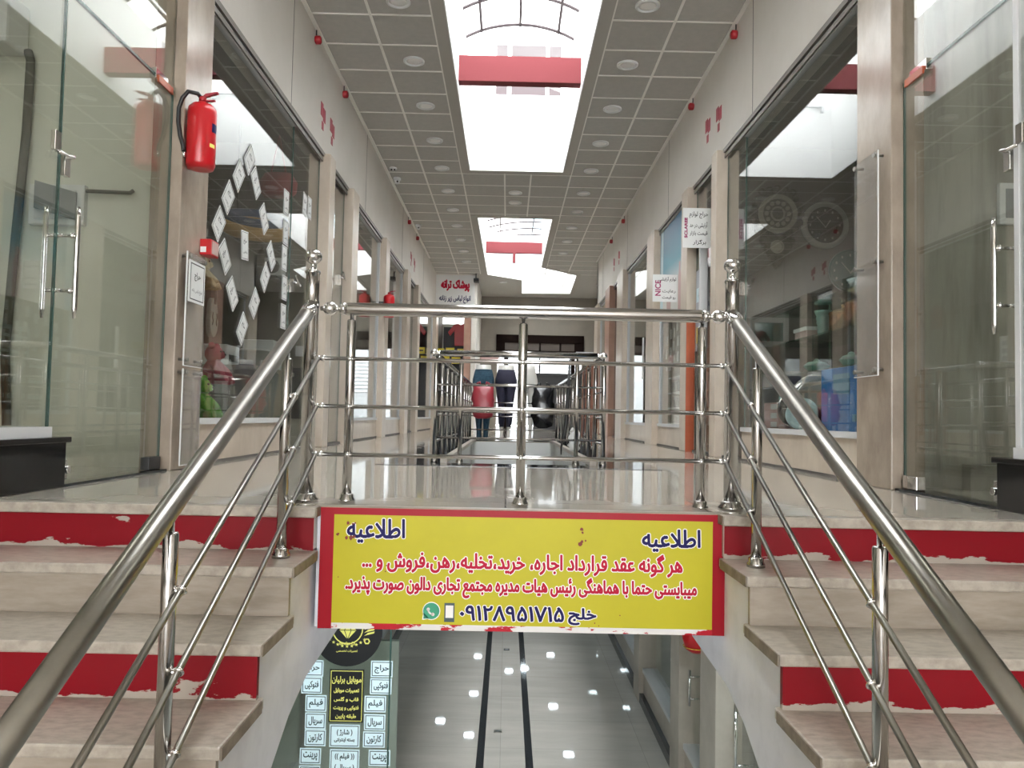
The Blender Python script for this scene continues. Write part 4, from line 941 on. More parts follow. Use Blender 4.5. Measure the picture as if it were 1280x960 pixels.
t = thing('sale_notice', 'framed white sale notice on the left acrylic board', 'notice', P.c)
b = B(); P.slab(b, -0.115, 0.115, -0.125, 0.125, -0.006, 0.0); obj('sheet', b, 'paper', t)
b = B(); 
for q in ((-0.1, 0.1, 0.104, 0.11), (-0.1, 0.1, -0.11, -0.104), (-0.1, -0.095, -0.11, 0.11), (0.095, 0.1, -0.11, 0.11)): P.slab(b, *q, 0, 0.001)
obj('border', b, 'black_ink', t)
b = B(); P.text(b, HR, 0, 0.035, 0.09, 0.055, 0.001, 0.001); obj('lettering', b, 'black_ink', t); b = B(); P.text(b, '\u0627\u0646\u0648\u0627\u0639 \u0644\u0628\u0627\u0633 \u0632\u0646\u0627\u0646\u0647', 0, -0.055, 0.15, 0.03, 0.001); obj('lettering', b, 'black_ink', t)
# white sale papers stuck inside the left window
pos = [(5.621, 2.096, -38, 'second from the top of the tilted ones'), (5.425, 1.877, -38, 'left side, third from the top'), (5.269, 1.647, -38, 'left side, just above the alarm box'),
       (5.84, 2.29, -42, 'topmost of all, before the bright reflection'), (5.999, 2.155, 42, 'inner left of the topmost paper, leaning left'), (6.224, 1.93, 40, 'near the middle, right of the blue boat'),
       (5.80, 1.614, 6, 'upright and largest in the middle of the ring'), (5.402, 1.444, 42, 'lower left, leaning left beside the alarm box'), (6.446, 1.67, 42, 'leaning left, right of the middle one'),
       (6.823, 1.728, 0, 'upright at the right edge, third from the top'), (6.853, 1.467, 0, 'upright at the right edge, fourth from the top'), (6.848, 1.209, 0, 'upright at the right edge, lowest'),
       (6.827, 2.233, 0, 'upright at the right edge, highest'), (6.838, 1.963, 0, 'upright at the right edge, second from the top'), (7.44, 2.385, -8, 'on the glass door, nearer one'),
       (5.575, 1.21, 42, 'low on the left, leaning left above the handrail'), (6.305, 1.463, -38, 'right of centre, leaning right, low'), (6.065, 1.211, -38, 'low in the middle, leaning right'),
       (5.808, 0.981, -38, 'lowest of all, just above the handrail'), (7.62, 2.40, 0, 'on the glass door, farther one')]
tm_big = None
for i, (y, z, a, l) in enumerate(pos):
    ra = math.radians(a); P = Plane((XL - 0.012 if y < 7 else XL - 0.014, y, z), (0, math.cos(ra), math.sin(ra)), (0, -math.sin(ra), math.cos(ra)))
    t = thing('sale_paper', 'white sale paper on left window, ' + l, 'paper', (P.c.x, y, z - 0.1), 'sale papers on the left window')
    b = B(); P.slab(b, -0.075, 0.075, -0.11, 0.11, -0.011 if y < 7 else -0.008, -0.007); obj('sheet', b, 'paper', t)
    b = B()
    for q in ((-0.066, 0.066, 0.097, 0.1), (-0.066, 0.066, -0.1, -0.097), (-0.066, -0.063, -0.1, 0.1), (0.063, 0.066, -0.1, 0.1)): P.slab(b, *q, -0.007, -0.006)
    obj('border', b, 'black_ink', t)
    b = B(); P.text(b, HR, 0, 0.03, 0.07, 0.045, -0.006, 0.001, res=1); P.text(b, '\u0648\u0627\u0642\u0639\u06cc', 0, -0.05, 0.09, 0.025, -0.006, res=1); obj('lettering', b, 'black_ink', t)
# near left shop contents
t = thing('distribution_board', 'white electrical box with grey flap inside the near left shop', 'electrical box', (-2.79, 4.70, 1.48))
P = FRONT(-2.795, 4.70, 1.60)
b = B(); P.slab(b, -0.17, 0.17, -0.125, 0.125, -0.03, 0.02); obj('box', b, 'white_plastic', t, 0.004)
b = B(); P.slab(b, -0.13, 0.12, -0.09, 0.09, 0.02, 0.028); obj('inner_frame', b, 'alu', t)
b = B(); P.poly(b, [(-0.12, 0.14), (0.135, 0.07), (0.135, -0.10), (-0.12, -0.03)], 0.035, 0.05); obj('flap', b, 'grey_plastic', t)
b = B(); b.tube([(-3.02, 4.69, 2.56), (-3.0, 4.69, 2.50), (-3.005, 4.69, 2.05), (-3.04, 4.69, 1.40), (-3.07, 4.69, 0.70), (-3.04, 4.69, 0.24)], 0.026, 10)
tag(obj('cable_conduit', b, 'cable'), 'olive cable running down the wall of the near left shop', 'cable')
t = thing('air_conditioner', 'white wall air conditioner in the upper corner of the near left shop', 'air conditioner', (-3.3, 4.6, 2.52))
b = B(); b.box(-3.75, -3.03, 4.50, 4.72, 2.53, 2.84); obj('housing', b, 'white_plastic', t, 0.02)
b = B(); b.box(-3.7, -3.08, 4.49, 4.51, 2.545, 2.575); split('vent', b, 'black', t)
b = B(); b.tube([(-2.62, 4.69, 1.69), (-2.35, 4.69, 1.685), (-2.33, 4.69, 1.70)], 0.012, 8); tag(obj('wire_stub', b, 'cable'), 'short wire leading right from the electrical box', 'wire')
# toys and goods in the left window
b = B(); b.box(-2.75, -2.06, 4.95, 7.9, 0.0, 0.29); tag(obj('display_platform', b, 'shop_mid'), 'low display platform behind the left window', 'platform')
t = thing('display_pole', 'thin hanging pole with hooks behind the left window frame', 'pole', (-2.34, 5.86, 0.29))
b = B(); b.tube([(-2.34, 5.86, 0.29), (-2.34, 5.86, 1.75)], 0.012, 8); obj('pole', b, 'steel_worn', t)
for z in (1.68, 1.30): b = B(); b.tube([(-2.34, 5.86, z), (-2.26, 5.80, z), (-2.24, 5.79, z + 0.03)], 0.006, 6); obj('hook', b, 'steel_worn', t)
def plush(label, c, m, k=1.0, ears=True, name='plush_toy'):
    x, y, z = c; t = thing(name, label, 'soft toy', c)
    b = B(); b.loft([(x, y, z, .05 * k, .05 * k), (x, y, z + .03 * k, .09 * k, .085 * k), (x, y, z + .10 * k, .095 * k, .09 * k), (x, y, z + .17 * k, .07 * k, .065 * k), (x, y, z + .20 * k, .05 * k, .05 * k)], 16, 0.03); obj('body', b, m, t)
    b = B(); b.ball((x, y, z + .255 * k), .075 * k)
    if ears:
        for d in (-1, 1): b.ball((x, y + d * .055 * k, z + .32 * k), .028 * k)
    b.ball((x + .065 * k, y, z + .245 * k), .03 * k); obj('head', b, m, t)
    for d in (-1, 1):
        b = B(); b.tube([(x + .02 * k, y + d * .07 * k, z + .17 * k), (x + .07 * k, y + d * .11 * k, z + .11 * k), (x + .10 * k, y + d * .10 * k, z + .08 * k)], [.028 * k, .03 * k, .026 * k], 10); obj('arm', b, m, t)
        b = B(); b.tube([(x + .03 * k, y + d * .05 * k, z + .035 * k), (x + .10 * k, y + d * .075 * k, z + .035 * k), (x + .14 * k, y + d * .08 * k, z + .05 * k)], [.035 * k, .034 * k, .036 * k], 10); obj('leg', b, m, t)
    b = B()
    for d in (-1, 1): b.ball((x + .068 * k, y + d * .03 * k, z + .275 * k), .009 * k)
    b.ball((x + .093 * k, y, z + .25 * k), .01 * k); split('face', b, 'black', t)
    return t
plush('green plush toy low in the left window corner', (-2.28, 5.72, 0.29), 'plush_green', 0.95)
b = B(); b.box(-2.46, -2.2, 5.92, 6.2, 0.29, 0.56); tag(obj('display_stand', b, 'shop_dark'), 'small dark stand under the red plush toy', 'stand')
plush('red plush toy sitting above the green one in the left window', (-2.32, 6.05, 0.56), 'plush_red', 0.95)
plush('yellow tan teddy hanging high at the left window edge', (-2.27, 5.66, 1.25), 'plush_tan', 0.75)
t = thing('toy_violin', 'grey green toy violin hanging below the tan teddy', 'toy violin', (-2.24, 5.78, 0.9))
P = LEFTW(5.80, 1.06, -2.25)
out = []
for k in range(40):
    a = 2 * PI * k / 40; yy = 0.15 * math.sin(a); w = 0.085 * math.cos(a) * (1.0 - 0.28 * math.exp(-((yy - 0.02) / 0.035) ** 2)) * (0.85 if yy > 0.05 else 1.0); out.append((w, yy))
b = B(); P.poly(b, out, -0.02, 0.02); obj('body', b, 'toy_grey', t, 0.006)
b = B(); P.slab(b, -0.014, 0.014, 0.1, 0.28, -0.01, 0.026); obj('neck', b, 'black', t)
b = B()
for sx in (-1, 1): b.tube([P.pt(sx * 0.035, 0.035, 0.022), P.pt(sx * 0.045, 0.0, 0.022), P.pt(sx * 0.03, -0.03, 0.022), P.pt(sx * 0.042, -0.06, 0.022)], 0.004, 6)
split('sound_hole', b, 'black', t)
t = thing('inflatable_boat', 'dark blue and orange inflatable boat hanging in the toy shop', 'inflatable boat', (-2.52, 7.55, 2.1))
b = B(); b.torus((-2.52, 7.55, 2.16), 0.27, 0.07, (0.25, -0.5, 0.85), 32, 10, 0.55); obj('tube', b, 'toy_orange', t)
b = B(); b.torus((-2.52, 7.55, 2.25), 0.25, 0.06, (0.25, -0.5, 0.85), 32, 10, 0.55); obj('tube', b, 'toy_blue', t)['label'] = 'dark blue upper tube'
b = B(); b.tube([(-2.72, 7.55, 2.3), (-2.72, 7.55, 3.2)], 0.006, 6); obj('cord', b, 'black', t)
t = thing('hanging_bag', 'dim red bag hanging above the inflatable boat', 'bag', (-2.4, 7.8, 2.56))
b = B(); b.loft([(-2.4, 7.8, 2.56, .14, .08), (-2.4, 7.8, 2.6, .19, .10), (-2.4, 7.8, 2.7, .2, .10), (-2.4, 7.8, 2.8, .14, .06)], 18, 0.02); obj('body', b, 'crimson', t)
b = B(); b.tube([(-2.48, 7.8, 2.78), (-2.4, 7.8, 3.2), (-2.32, 7.8, 2.78)], 0.01, 6); obj('strap', b, 'crimson', t)
b = B(); b.box(-2.96, -2.24, 6.75, 7.85, 0.29, 0.72); b.box(-3.0, -2.2, 6.7, 7.9, 0.72, 0.76); tag(obj('shop_counter', b, 'shop_mid'), 'beige counter in the toy shop under the printers', 'counter')
t = thing('printer', 'white desktop printer on the toy shop counter', 'printer', (-2.68, 6.98, 0.76))
b = B(); b.box(-2.85, -2.5, 6.82, 7.14, 0.76, 0.95); obj('body', b, 'white_plastic', t, 0.015)
b = B(); b.prism([(-2.82, 6.85, 0.95), (-2.82, 7.11, 0.95), (-2.9, 7.11, 1.1), (-2.9, 6.85, 1.1)], (0.012, 0, 0.004)); obj('paper_tray', b, 'paper', t)
b = B(); b.box(-2.505, -2.495, 6.87, 7.1, 0.80, 0.86); obj('outlet', b, 'black', t)
t = thing('waste_bin', 'dark grey open basket beside the white printer', 'basket', (-2.42, 7.30, 0.76))
b = B(); b.lathe([(0.10, 0), (0.11, 0.002), (0.15, 0.17), (0.155, 0.175), (0.145, 0.175), (0.10, 0.01), (0.02, 0.008)], (-2.42, 7.30, 0.76)); obj('shell', b, 'grey_plastic', t)
b = B(); b.torus((-2.42, 7.30, 0.935), 0.152, 0.008); obj('rim', b, 'white_plastic', t)
t = thing('desk_fan', 'white boxed appliance with two round vents on the counter', 'appliance', (-2.45, 7.65, 0.76))
b = B(); b.box(-2.6, -2.3, 7.5, 7.8, 0.76, 1.06); obj('box', b, 'white_plastic', t, 0.01)
b = B()
for dy in (-2.52, -2.38): b.lathe([(0.05, 0), (0.05, 0.01), (0.02, 0.012)], (dy, 7.5, 0.9), (0, -1, 0))
split('vent', b, 'black', t)
t = thing('speaker', 'small white speaker box high in the toy shop', 'speaker', (-2.41, 7.8, 1.74))
b = B(); b.box(-2.50, -2.32, 7.75, 7.9, 1.74, 1.92); obj('cabinet', b, 'white_plastic', t, 0.008)
b = B(); b.lathe([(0.07, 0), (0.07, 0.012), (0.03, 0.004), (0.01, 0.008)], (-2.41, 7.75, 1.83), (0, -1, 0)); obj('cone', b, 'black', t)
b = B(); b.box(-2.45, -2.37, 7.75, 8.04, 1.71, 1.74); obj('bracket', b, 'black', t)

# ================================================================== RIGHT SIDE GOODS
t = thing('shelving_unit', 'green glass shelves on steel uprights behind the right window', 'shelves', (2.6, 5.8, 0.29))
for y in (4.72, 5.8, 6.85):
    b = B()
    b.tube([(2.88, y, 0.3), (2.88, y, 1.36)], 0.010, 8)
    split('upright', b, 'steel_worn', t)
for z in (0.76, 1.04):
    b = B(); b.box(2.38, 2.9, 4.66, 6.9, z - 0.006, z + 0.006); obj('shelf', b, 'shelf_glass', t)
b = B(); b.box(2.38, 2.9, 4.66, 6.9, 1.30, 1.312); obj('shelf', b, 'shelf_glass', t)
b = B(); b.box(2.25, 2.95, 4.62, 6.95, 0.0, 0.30); tag(obj('display_platform', b, 'shop_mid'), 'low display platform behind the right window', 'platform')
def pot(x, y, z, r, h, label):
    t = thing('copper_pot', label, 'copper pot', (x, y, z))
    b = B(); b.lathe([(r * .9, 0), (r, 0.006), (r, h - 0.01), (r * 1.06, h)], (x, y, z), n=28); obj('body', b, 'copper', t)
    b = B(); b.lathe([(r * 1.07, h), (r * 1.03, h + .012), (r * .6, h + .035), (r * .15, h + .042), (r * .12, h + .055), (r * .2, h + .07), (r * .05, h + .08)], (x, y, z), n=28); obj('lid', b, 'copper', t)
    b = B()
    for s in (-1, 1): b.torus((x, y + s * (r + 0.01), z + h * .7), 0.026, 0.006, (0, 0.3, 1), 14, 6)
    split('handle', b, 'copper', t)
pot(2.62, 5.98, 1.046, 0.105, 0.17, 'left copper pot on the glass shelf, farthest from the pillar')
pot(2.60, 5.66, 1.046, 0.10, 0.20, 'middle copper pot on the glass shelf')
pot(2.52, 5.20, 1.046, 0.095, 0.19, 'copper pot on the glass shelf nearest the pillar')
t = thing('glass_vase', 'ribbed pale glass vase left of the copper pots', 'vase', (2.56, 6.22, 1.046))
b = B(); b.lathe([(0.04, 0)] + [(0.035 + 0.02 * (k / 12) + 0.008 * (k % 2), 0.018 * k) for k in range(12)] + [(0.07, 0.225)], (2.56, 6.22, 1.046)); obj('body', b, 'crystal', t)
t = thing('crystal_bowl', 'cut crystal bowl on the top shelf above the copper pots', 'bowl', (2.6, 5.6, 1.312))
b = B(); b.lathe([(0.04, 0), (0.045, 0.01), (0.08, 0.05), (0.115, 0.11), (0.108, 0.11), (0.07, 0.05), (0.01, 0.02)], (2.6, 5.6, 1.312), n=16); obj('body', b, 'crystal', t)
t = thing('gift_box', 'white and pink gift box at the left end of the shelf', 'box', (2.6, 6.5, 1.046))
b = B(); b.box(2.48, 2.72, 6.36, 6.62, 1.046, 1.13); obj('box', b, 'pink_card', t); b = B(); b.box(2.47, 2.73, 6.35, 6.63, 1.13, 1.16); obj('lid', b, 'paper', t)
for k, (x, y, r) in enumerate(((2.6, 6.45, 0.11), (2.58, 5.75, 0.09), (2.6, 5.35, 0.10))):
    t = thing('glass_dish', ['green glass dish on the lower shelf, farthest of three', 'green glass dish on the lower shelf, middle of three', 'green glass dish on the lower shelf, nearest of three'][k], 'dish', (x, y, 0.766), 'green glass dishes')
    b = B(); b.lathe([(r * .4, 0), (r * .45, 0.008), (r, 0.07), (r * .95, 0.07), (r * .4, 0.014), (0.01, 0.012)], (x, y, 0.766)); obj('body', b, 'teal_glass', t)
    b = B(); b.ball((x, y, 0.87), 0.03); b.lathe([(r * .98, 0.07), (r * .7, 0.1), (0.02, 0.115)], (x, y, 0.766)); obj('lid', b, 'crystal', t)
t = thing('blue_carton', 'large blue carton low in the right window', 'carton', (2.5, 5.1, 0.30))
b = B(); b.box(2.30, 2.72, 4.68, 5.62, 0.30, 0.745); obj('box', b, 'blue', t, 0.004)
b = B(); b.box(2.295, 2.30, 5.15, 5.4, 0.56, 0.70); b.box(2.295, 2.30, 5.05, 5.1, 0.37, 0.42); obj('print', b, 'blue_pale', t)
for k, (y, r, l) in enumerate(((5.98, 0.225, 'largest round steel tray leaning beside the blue carton'), (6.06, 0.20, 'middle round steel tray leaning beside the blue carton'), (6.14, 0.175, 'smallest round steel tray leaning beside the blue carton'))):
    ax = Vector((-0.55, -0.8, 0.22)).normalized(); b = B(); zc = 0.30 + r * 0.985
    b.lathe([(r * .82, 0.0), (r * .85, 0.004), (r * .98, 0.022), (r, 0.022), (r, 0.018), (r * .86, -0.002), (0.01, -0.002)], (2.42 - 0.04 * k, y - 0.02, zc), ax, 36)
    tag(obj('round_tray', b, 'steel'), l, 'tray')
t = thing('glass_plate', 'clear glass plate standing in front of the trays', 'plate', (2.3, 6.0, 0.3))
b = B(); ax = Vector((-0.6, -0.75, 0.25)).normalized(); b.lathe([(0.09, 0), (0.1, 0.004), (0.125, 0.016), (0.122, 0.012), (0.09, -0.003), (0.01, -0.003)], (2.27, 5.9, 0.422), ax, 28); obj('dish', b, 'crystal', t)
for k, z in enumerate((0.30, 0.375, 0.45)):
    t = thing('tissue_box', ['lowest pinkish carton of the small stack in the right window', 'middle pinkish carton of the small stack in the right window', 'topmost pinkish carton of the small stack in the right window'][k], 'carton', (2.36, 6.6, z), 'pinkish cartons stacked in the right window')
    b = B(); b.box(2.27, 2.45, 6.42, 6.78, z, z + 0.074); obj('box', b, 'tissue', t, 0.003)
    b = B(); b.box(2.266, 2.27, 6.46, 6.6, z + 0.015, z + 0.06); obj('print', b, 'paper', t)
t = thing('gold_jar', 'small jar with gold lid on the pinkish cartons', 'jar', (2.36, 6.55, 0.524))
b = B(); b.lathe([(0.035, 0), (0.04, 0.005), (0.04, 0.06), (0.034, 0.07)], (2.36, 6.55, 0.524)); obj('body', b, 'teal_glass', t)
b = B(); b.lathe([(0.038, 0.07), (0.038, 0.095), (0.01, 0.1)], (2.36, 6.55, 0.524)); obj('lid', b, 'gold', t)
t = thing('white_carton', 'white carton behind the trays in the right window', 'carton', (2.6, 6.65, 0.30))
b = B(); b.box(2.52, 2.72, 6.5, 6.8, 0.30, 0.62); obj('box', b, 'paper', t); b = B(); b.box(2.5195, 2.52, 6.55, 6.75, 0.42, 0.56); obj('print', b, 'pink_card', t)
# wall clocks on the partition facing the window
yw = 7.85
t = thing('ornate_clock', 'ornate bronze wall clock with pendulum case in the right window', 'wall clock', (2.74, yw, 2.0))
P = FRONT(2.74, yw, 2.50)
b = B(); out = []
for k in range(72):
    a = 2 * PI * k / 72; r = 0.245 + 0.03 * abs(math.sin(4.5 * a)) + 0.014 * math.cos(18 * a); out.append((r * math.cos(a) * 1.02, r * math.sin(a) + 0.0))
P.poly(b, out, 0, 0.035)
for k in range(18):
    a = 2 * PI * k / 18; b.ball(P.pt(0.245 * math.cos(a), 0.245 * math.sin(a), 0.04), 0.034)
for k in range(5): b.torus(P.pt((-0.16 + 0.08 * k), 0.27 - 0.02 * abs(k - 2), 0.035), 0.03, 0.01, (0, 1, 0), 14, 6)
P.poly(b, [(-0.17, -0.2), (0.17, -0.2), (0.16, -0.34), (0.10, -0.42), (0.05, -0.52), (0, -0.57), (-0.05, -0.52), (-0.10, -0.42), (-0.16, -0.34)], 0, 0.03)
for sx in (-1, 1):
    for k in range(5): b.ball(P.pt(sx * (0.16 - 0.035 * k), -0.28 - 0.06 * k, 0.035), 0.028)
obj('carved_frame', b, 'bronze', t)
b = B(); P.ring(b, 0, 0, 0.155, 0.20, 0.03, 0.06); P.ring(b, 0, 0, 0.06, 0.075, 0.045, 0.055); obj('dial_ring', b, 'dial', t)
b = B(); P.disc(b, 0, 0, 0.157, 0.03, 0.045, 32); dl = obj('dial', b, 'bronze', t)
b = B()
for k in range(12): a = PI / 6 * k; P.disc(b, 0.115 * math.cos(a), 0.115 * math.sin(a), 0.022, 0.045, 0.052, 10)
obj('numeral', b, 'dial', dl)
b = B(); P.poly(b, [(-0.006, -0.02), (0.006, -0.02), (0.05, 0.06), (0.044, 0.064)], 0.056, 0.06); P.poly(b, [(-0.005, 0), (0.005, 0), (-0.09, 0.05), (-0.092, 0.045)], 0.06, 0.063); obj('hand', b, 'black', t)
b = B(); P.ring(b, 0, -0.34, 0.055, 0.07, 0.03, 0.045); P.disc(b, 0, -0.34, 0.05, 0.03, 0.038); obj('pendulum', b, 'dial', t)
def round_clock(c, r, rim, face, ink, label, wide):
    t = thing('round_clock', label, 'wall clock', (c[0], c[1], c[2] - r)); P = FRONT(*c)
    b = B(); b.lathe([(r, 0), (r * 1.0, 0.02), (r * (1 - wide * .4), 0.05), (r * (1 - wide), 0.035), (r * (1 - wide), 0.0)], c, (0, -1, 0), 36); obj('rim', b, rim, t)
    b = B(); P.disc(b, 0, 0, r * (1 - wide) + 0.002, 0.0, 0.018, 36); obj('dial', b, face, t)
    b = B()
    for k in range(12):
        a = PI / 6 * k; q = r * (1 - wide) * 0.8; P.poly(b, [(q * math.cos(a) - .008, q * math.sin(a) - .012), (q * math.cos(a) + .008, q * math.sin(a) - .012), (q * math.cos(a) + .008, q * math.sin(a) + .012), (q * math.cos(a) - .008, q * math.sin(a) + .012)], 0.018, 0.02)
    obj('hour_mark', b, ink, t)
    b = B(); P.poly(b, [(-.006, -.03), (.006, -.03), (.06, .05), (.05, .055)], 0.021, 0.023); P.poly(b, [(-.005, -.02), (.005, -.02), (-.09, .09), (-.095, .085)], 0.023, 0.025); obj('hand', b, ink, t)
round_clock((3.24, yw, 2.40), 0.245, 'rim_grey', 'dark_dial', 'rim_grey', 'round clock with dark face and pale grey rim in the right window', 0.22)
round_clock((3.50, yw, 1.93), 0.22, 'teal_dial', 'teal_dial', 'rim_grey', 'plain teal round clock below the dark faced one', 0.08)
b = B(); Pf = FRONT(2.66, yw, 1.28); Pf.slab(b, -0.21, 0.21, -0.15, 0.15, 0, 0.02); t = tag(obj('picture_frame', b, 'rim_grey'), 'pale framed panel low on the housewares shop wall', 'picture')
b = B(); Pf.slab(b, -0.15, 0.15, -0.095, 0.095, 0.02, 0.024); obj('picture', b, 'teal_dial', t)
# near right shop contents
t = thing('wall_cabinet', 'white framed grey panel on the near right shop wall', 'panel', (2.98, 4.36, 1.52)); P = FRONT(2.98, 4.378, 1.64)
b = B(); P.slab(b, -0.175, 0.175, -0.12, 0.12, 0, 0.03); obj('frame', b, 'white_plastic', t, 0.004)
b = B(); P.slab(b, -0.14, 0.14, -0.085, 0.085, 0.03, 0.033); obj('panel', b, 'grey_plastic', t)
b = B(); b.box(2.60, 4.0, 4.25, 4.38, 0.12, 0.14); b.box(2.60, 4.0, 4.30, 4.38, 0, 0.12); tag(obj('stone_ledge', b, 'shop_stone'), 'grey stone ledge at the foot of the near right shop wall', 'ledge')

# ---- hanging papers and cosmetics window on the right
def hang_paper(x0, x1, y, z0, z1, label, lines, brand, bx, bw, bh):
    P = FRONT((x0 + x1) / 2, y, (z0 + z1) / 2); w, h = (x1 - x0) / 2, (z1 - z0) / 2
    t = thing('hanging_paper', label, 'paper sign', (P.c.x, y, z0))
    b = B(); P.slab(b, -w, w, -h, h, -0.004, 0); obj('sheet', b, 'paper', t)
    for s, lx, ly, lw, lh in lines: b = B(); P.text(b, s, lx, ly, lw, lh, 0.001, 0.0008); obj('lettering', b, 'black_ink', t)
    b = B(); P.text(b, brand, bx, -0.0, bw, bh, 0.001, 0.003, True, rot=PI / 2); obj('lettering', b, 'magenta_ink', t)['label'] = 'magenta upright lettering'
hang_paper(1.835, 2.135, 8.125, 2.20, 2.63, 'white handwritten paper with upright SCLAREE lettering beside the right pillar',
           [('\u062d\u0631\u0627\u062c \u0644\u0648\u0627\u0632\u0645', 0.02, 0.14, 0.2, 0.075), ('\u0622\u0631\u0627\u06cc\u0634\u06cc \u062f\u0631 \u062d\u062f', 0.02, 0.03, 0.19, 0.07), ('\u0642\u06cc\u0645\u062a \u0628\u0627\u0632\u0627\u0631', 0.02, -0.06, 0.19, 0.055), ('\u0628\u0631\u06af\u0632\u0627\u0631', 0.03, -0.155, 0.14, 0.06)], 'SCLAREE', -0.115, 0.22, 0.035)
hang_paper(1.82, 2.135, 9.72, 1.86, 2.21, 'white handwritten paper with upright NICE lettering over the blue poster',
           [('\u0644\u0648\u0627\u0632\u0645 \u0622\u0631\u0627\u06cc\u0634\u06cc', 0.03, 0.11, 0.22, 0.07), ('\u0631\u0639\u0627\u06cc\u062a', 0.05, -0.04, 0.17, 0.05), ('\u0631\u0648 \u0642\u06cc\u0645\u062a', 0.05, -0.12, 0.17, 0.05)], 'NICE', -0.09, 0.2, 0.075)
# big cosmetics poster inside the window (blue sky above white)
m = mat('sky_poster', (0.5, 0.6, 0.65), 0.4); nt = m.node_tree
tc = nt.nodes.new('ShaderNodeTexCoord'); sp = nt.nodes.new('ShaderNodeSeparateXYZ'); rp = nt.nodes.new('ShaderNodeValToRGB')
nt.links.new(tc.outputs['Generated'], sp.inputs[0]); nt.links.new(sp.outputs['Z'], rp.inputs[0]); nt.links.new(rp.outputs[0], nt.nodes['Principled BSDF'].inputs['Base Color'])
rp.color_ramp.elements[0].color = (0.72, 0.72, 0.68, 1); rp.color_ramp.elements[0].position = 0.28; rp.color_ramp.elements[1].color = (0.012, 0.10, 0.19, 1); rp.color_ramp.elements[1].position = 0.9
e = rp.color_ramp.elements.new(0.55); e.color = (0.06, 0.25, 0.33, 1)
P = RIGHTW(10.02, 2.38, XR - 0.004)
t = thing('cosmetics_poster', 'tall sky blue poster with perfume bottles in the right window', 'poster', (P.c.x, 10.02, 1.7))
b = B(); P.slab(b, -0.82, 0.82, -0.66, 0.62, -0.006, 0); obj('sheet', b, m, t)
b = B(); P.poly(b, [(0.34, -0.66), (0.5, -0.66), (0.5, -0.2), (0.46, -0.12), (0.46, -0.02), (0.38, -0.02), (0.38, -0.12), (0.34, -0.2)], 0, 0.001); P.poly(b, [(-0.35, -0.66), (-0.1, -0.66), (-0.1, -0.3), (-0.17, -0.22), (-0.17, -0.08), (-0.28, -0.08), (-0.28, -0.22), (-0.35, -0.3)], 0, 0.001); split('bottle_print', b, 'pink_card', t)
b = B(); P.poly(b, [(-0.78, -0.66), (-0.62, -0.66), (-0.62, 0.62), (-0.78, 0.62)], 0, 0.001); obj('side_print', b, 'paper_blue', t)
# door poster and notes
P = RIGHTW(8.57, 1.7, XR + 0.016)
t = thing('door_poster', 'grey poster covering the glass door beside the right pillar', 'poster', (P.c.x, 8.62, 1.2))
b = B(); P.slab(b, -0.25, 0.24, -0.55, 0.38, -0.006, 0); obj('sheet', b, 'paper_grey', t)
b = B(); P.ring(b, -0.03, 0.1, 0.055, 0.068, 0, 0.001, 0.2, 3.0); P.ring(b, 0.1, 0.1, 0.04, 0.05, 0, 0.001, 0.1, 2.6); P.slab(b, -0.2, 0.2, -0.4, -0.393, 0, 0.001); obj('drawing', b, 'black_ink', t)
for k, (dy, z0, z1, l) in enumerate(((0.02, 1.71, 1.87, 'upper white note on the grey door poster'), (0.05, 1.48, 1.62, 'lower white note on the grey door poster'))):
    P = RIGHTW(8.62 + dy, (z0 + z1) / 2, XR + 0.012); t = thing('door_note', l, 'note', (P.c.x, 8.62, z0))
    b = B(); P.slab(b, -0.15, 0.13, (z0 - z1) / 2, (z1 - z0) / 2, -0.004, 0); obj('sheet', b, 'paper_blue', t)
    b = B(); P.text(b, ['\u0644\u0637\u0641\u0627 \u0628\u0627\u0632', '\u0628\u0633\u062a\u0647'][k], 0, 0.0, 0.16, 0.06, 0.001); obj('lettering', b, 'black_ink', t)
P = RIGHTW(8.62, 1.33, XR + 0.012)
t = thing('warning_card', 'yellow warning card at handrail height on the right glass door', 'card', (P.c.x, 8.62, 1.25))
b = B(); P.slab(b, -0.15, 0.17, -0.09, 0.09, -0.004, 0); obj('sheet', b, 'paper_yellow', t)
b = B(); P.ring(b, 0.0, -0.01, 0.035, 0.05, 0, 0.001, 0.3, 2.8, 8); obj('symbol', b, 'black_ink', t)
b = B(); b.box(2.052, 2.15, 8.832, 8.85, 0.0, 1.62); tag(obj('orange_strip', b, 'orange_panel'), 'tall orange red panel on the pillar beside the cosmetics window', 'panel')
# price cards and phone display in the cosmetics/phone window
k = 0
proto = None
for r in range(3):
    for c in range(6):
        y = 9.5 + 0.22 * c + rnd.uniform(-.04, .04); z = 1.62 - 0.2 * r - 0.06 * c * 0.5 + rnd.uniform(-.03, .03)
        if proto is None:
            b = B(); b.box(XR + 0.05, XR + 0.056, y - 0.04, y + 0.04, z - 0.065, z + 0.065); proto = tag(obj('price_card', b, 'paper'), 'small white price card hanging in the cosmetics window', 'price card', 'price cards hanging in the cosmetics window'); o0 = proto.location.copy(); y_0, z_0 = y, z
        else:
            c_ = proto.copy(); col.objects.link(c_); c_.location = o0 + Vector((0, y - y_0, z - z_0))
t = thing('display_rack', 'white display rack of small items behind the cosmetics window', 'display rack', (XR + 0.25, 10.0, 0.3))
b = B(); b.box(XR + 0.36, XR + 0.38, 9.22, 10.85, 0.3, 0.95); obj('back_panel', b, 'paper_blue', t)
for z in (0.31, 0.52, 0.73, 0.94):
    b = B(); b.box(XR + 0.12, XR + 0.38, 9.22, 10.85, z - 0.008, z + 0.008); obj('shelf', b, 'white_plastic', t)
proto = None
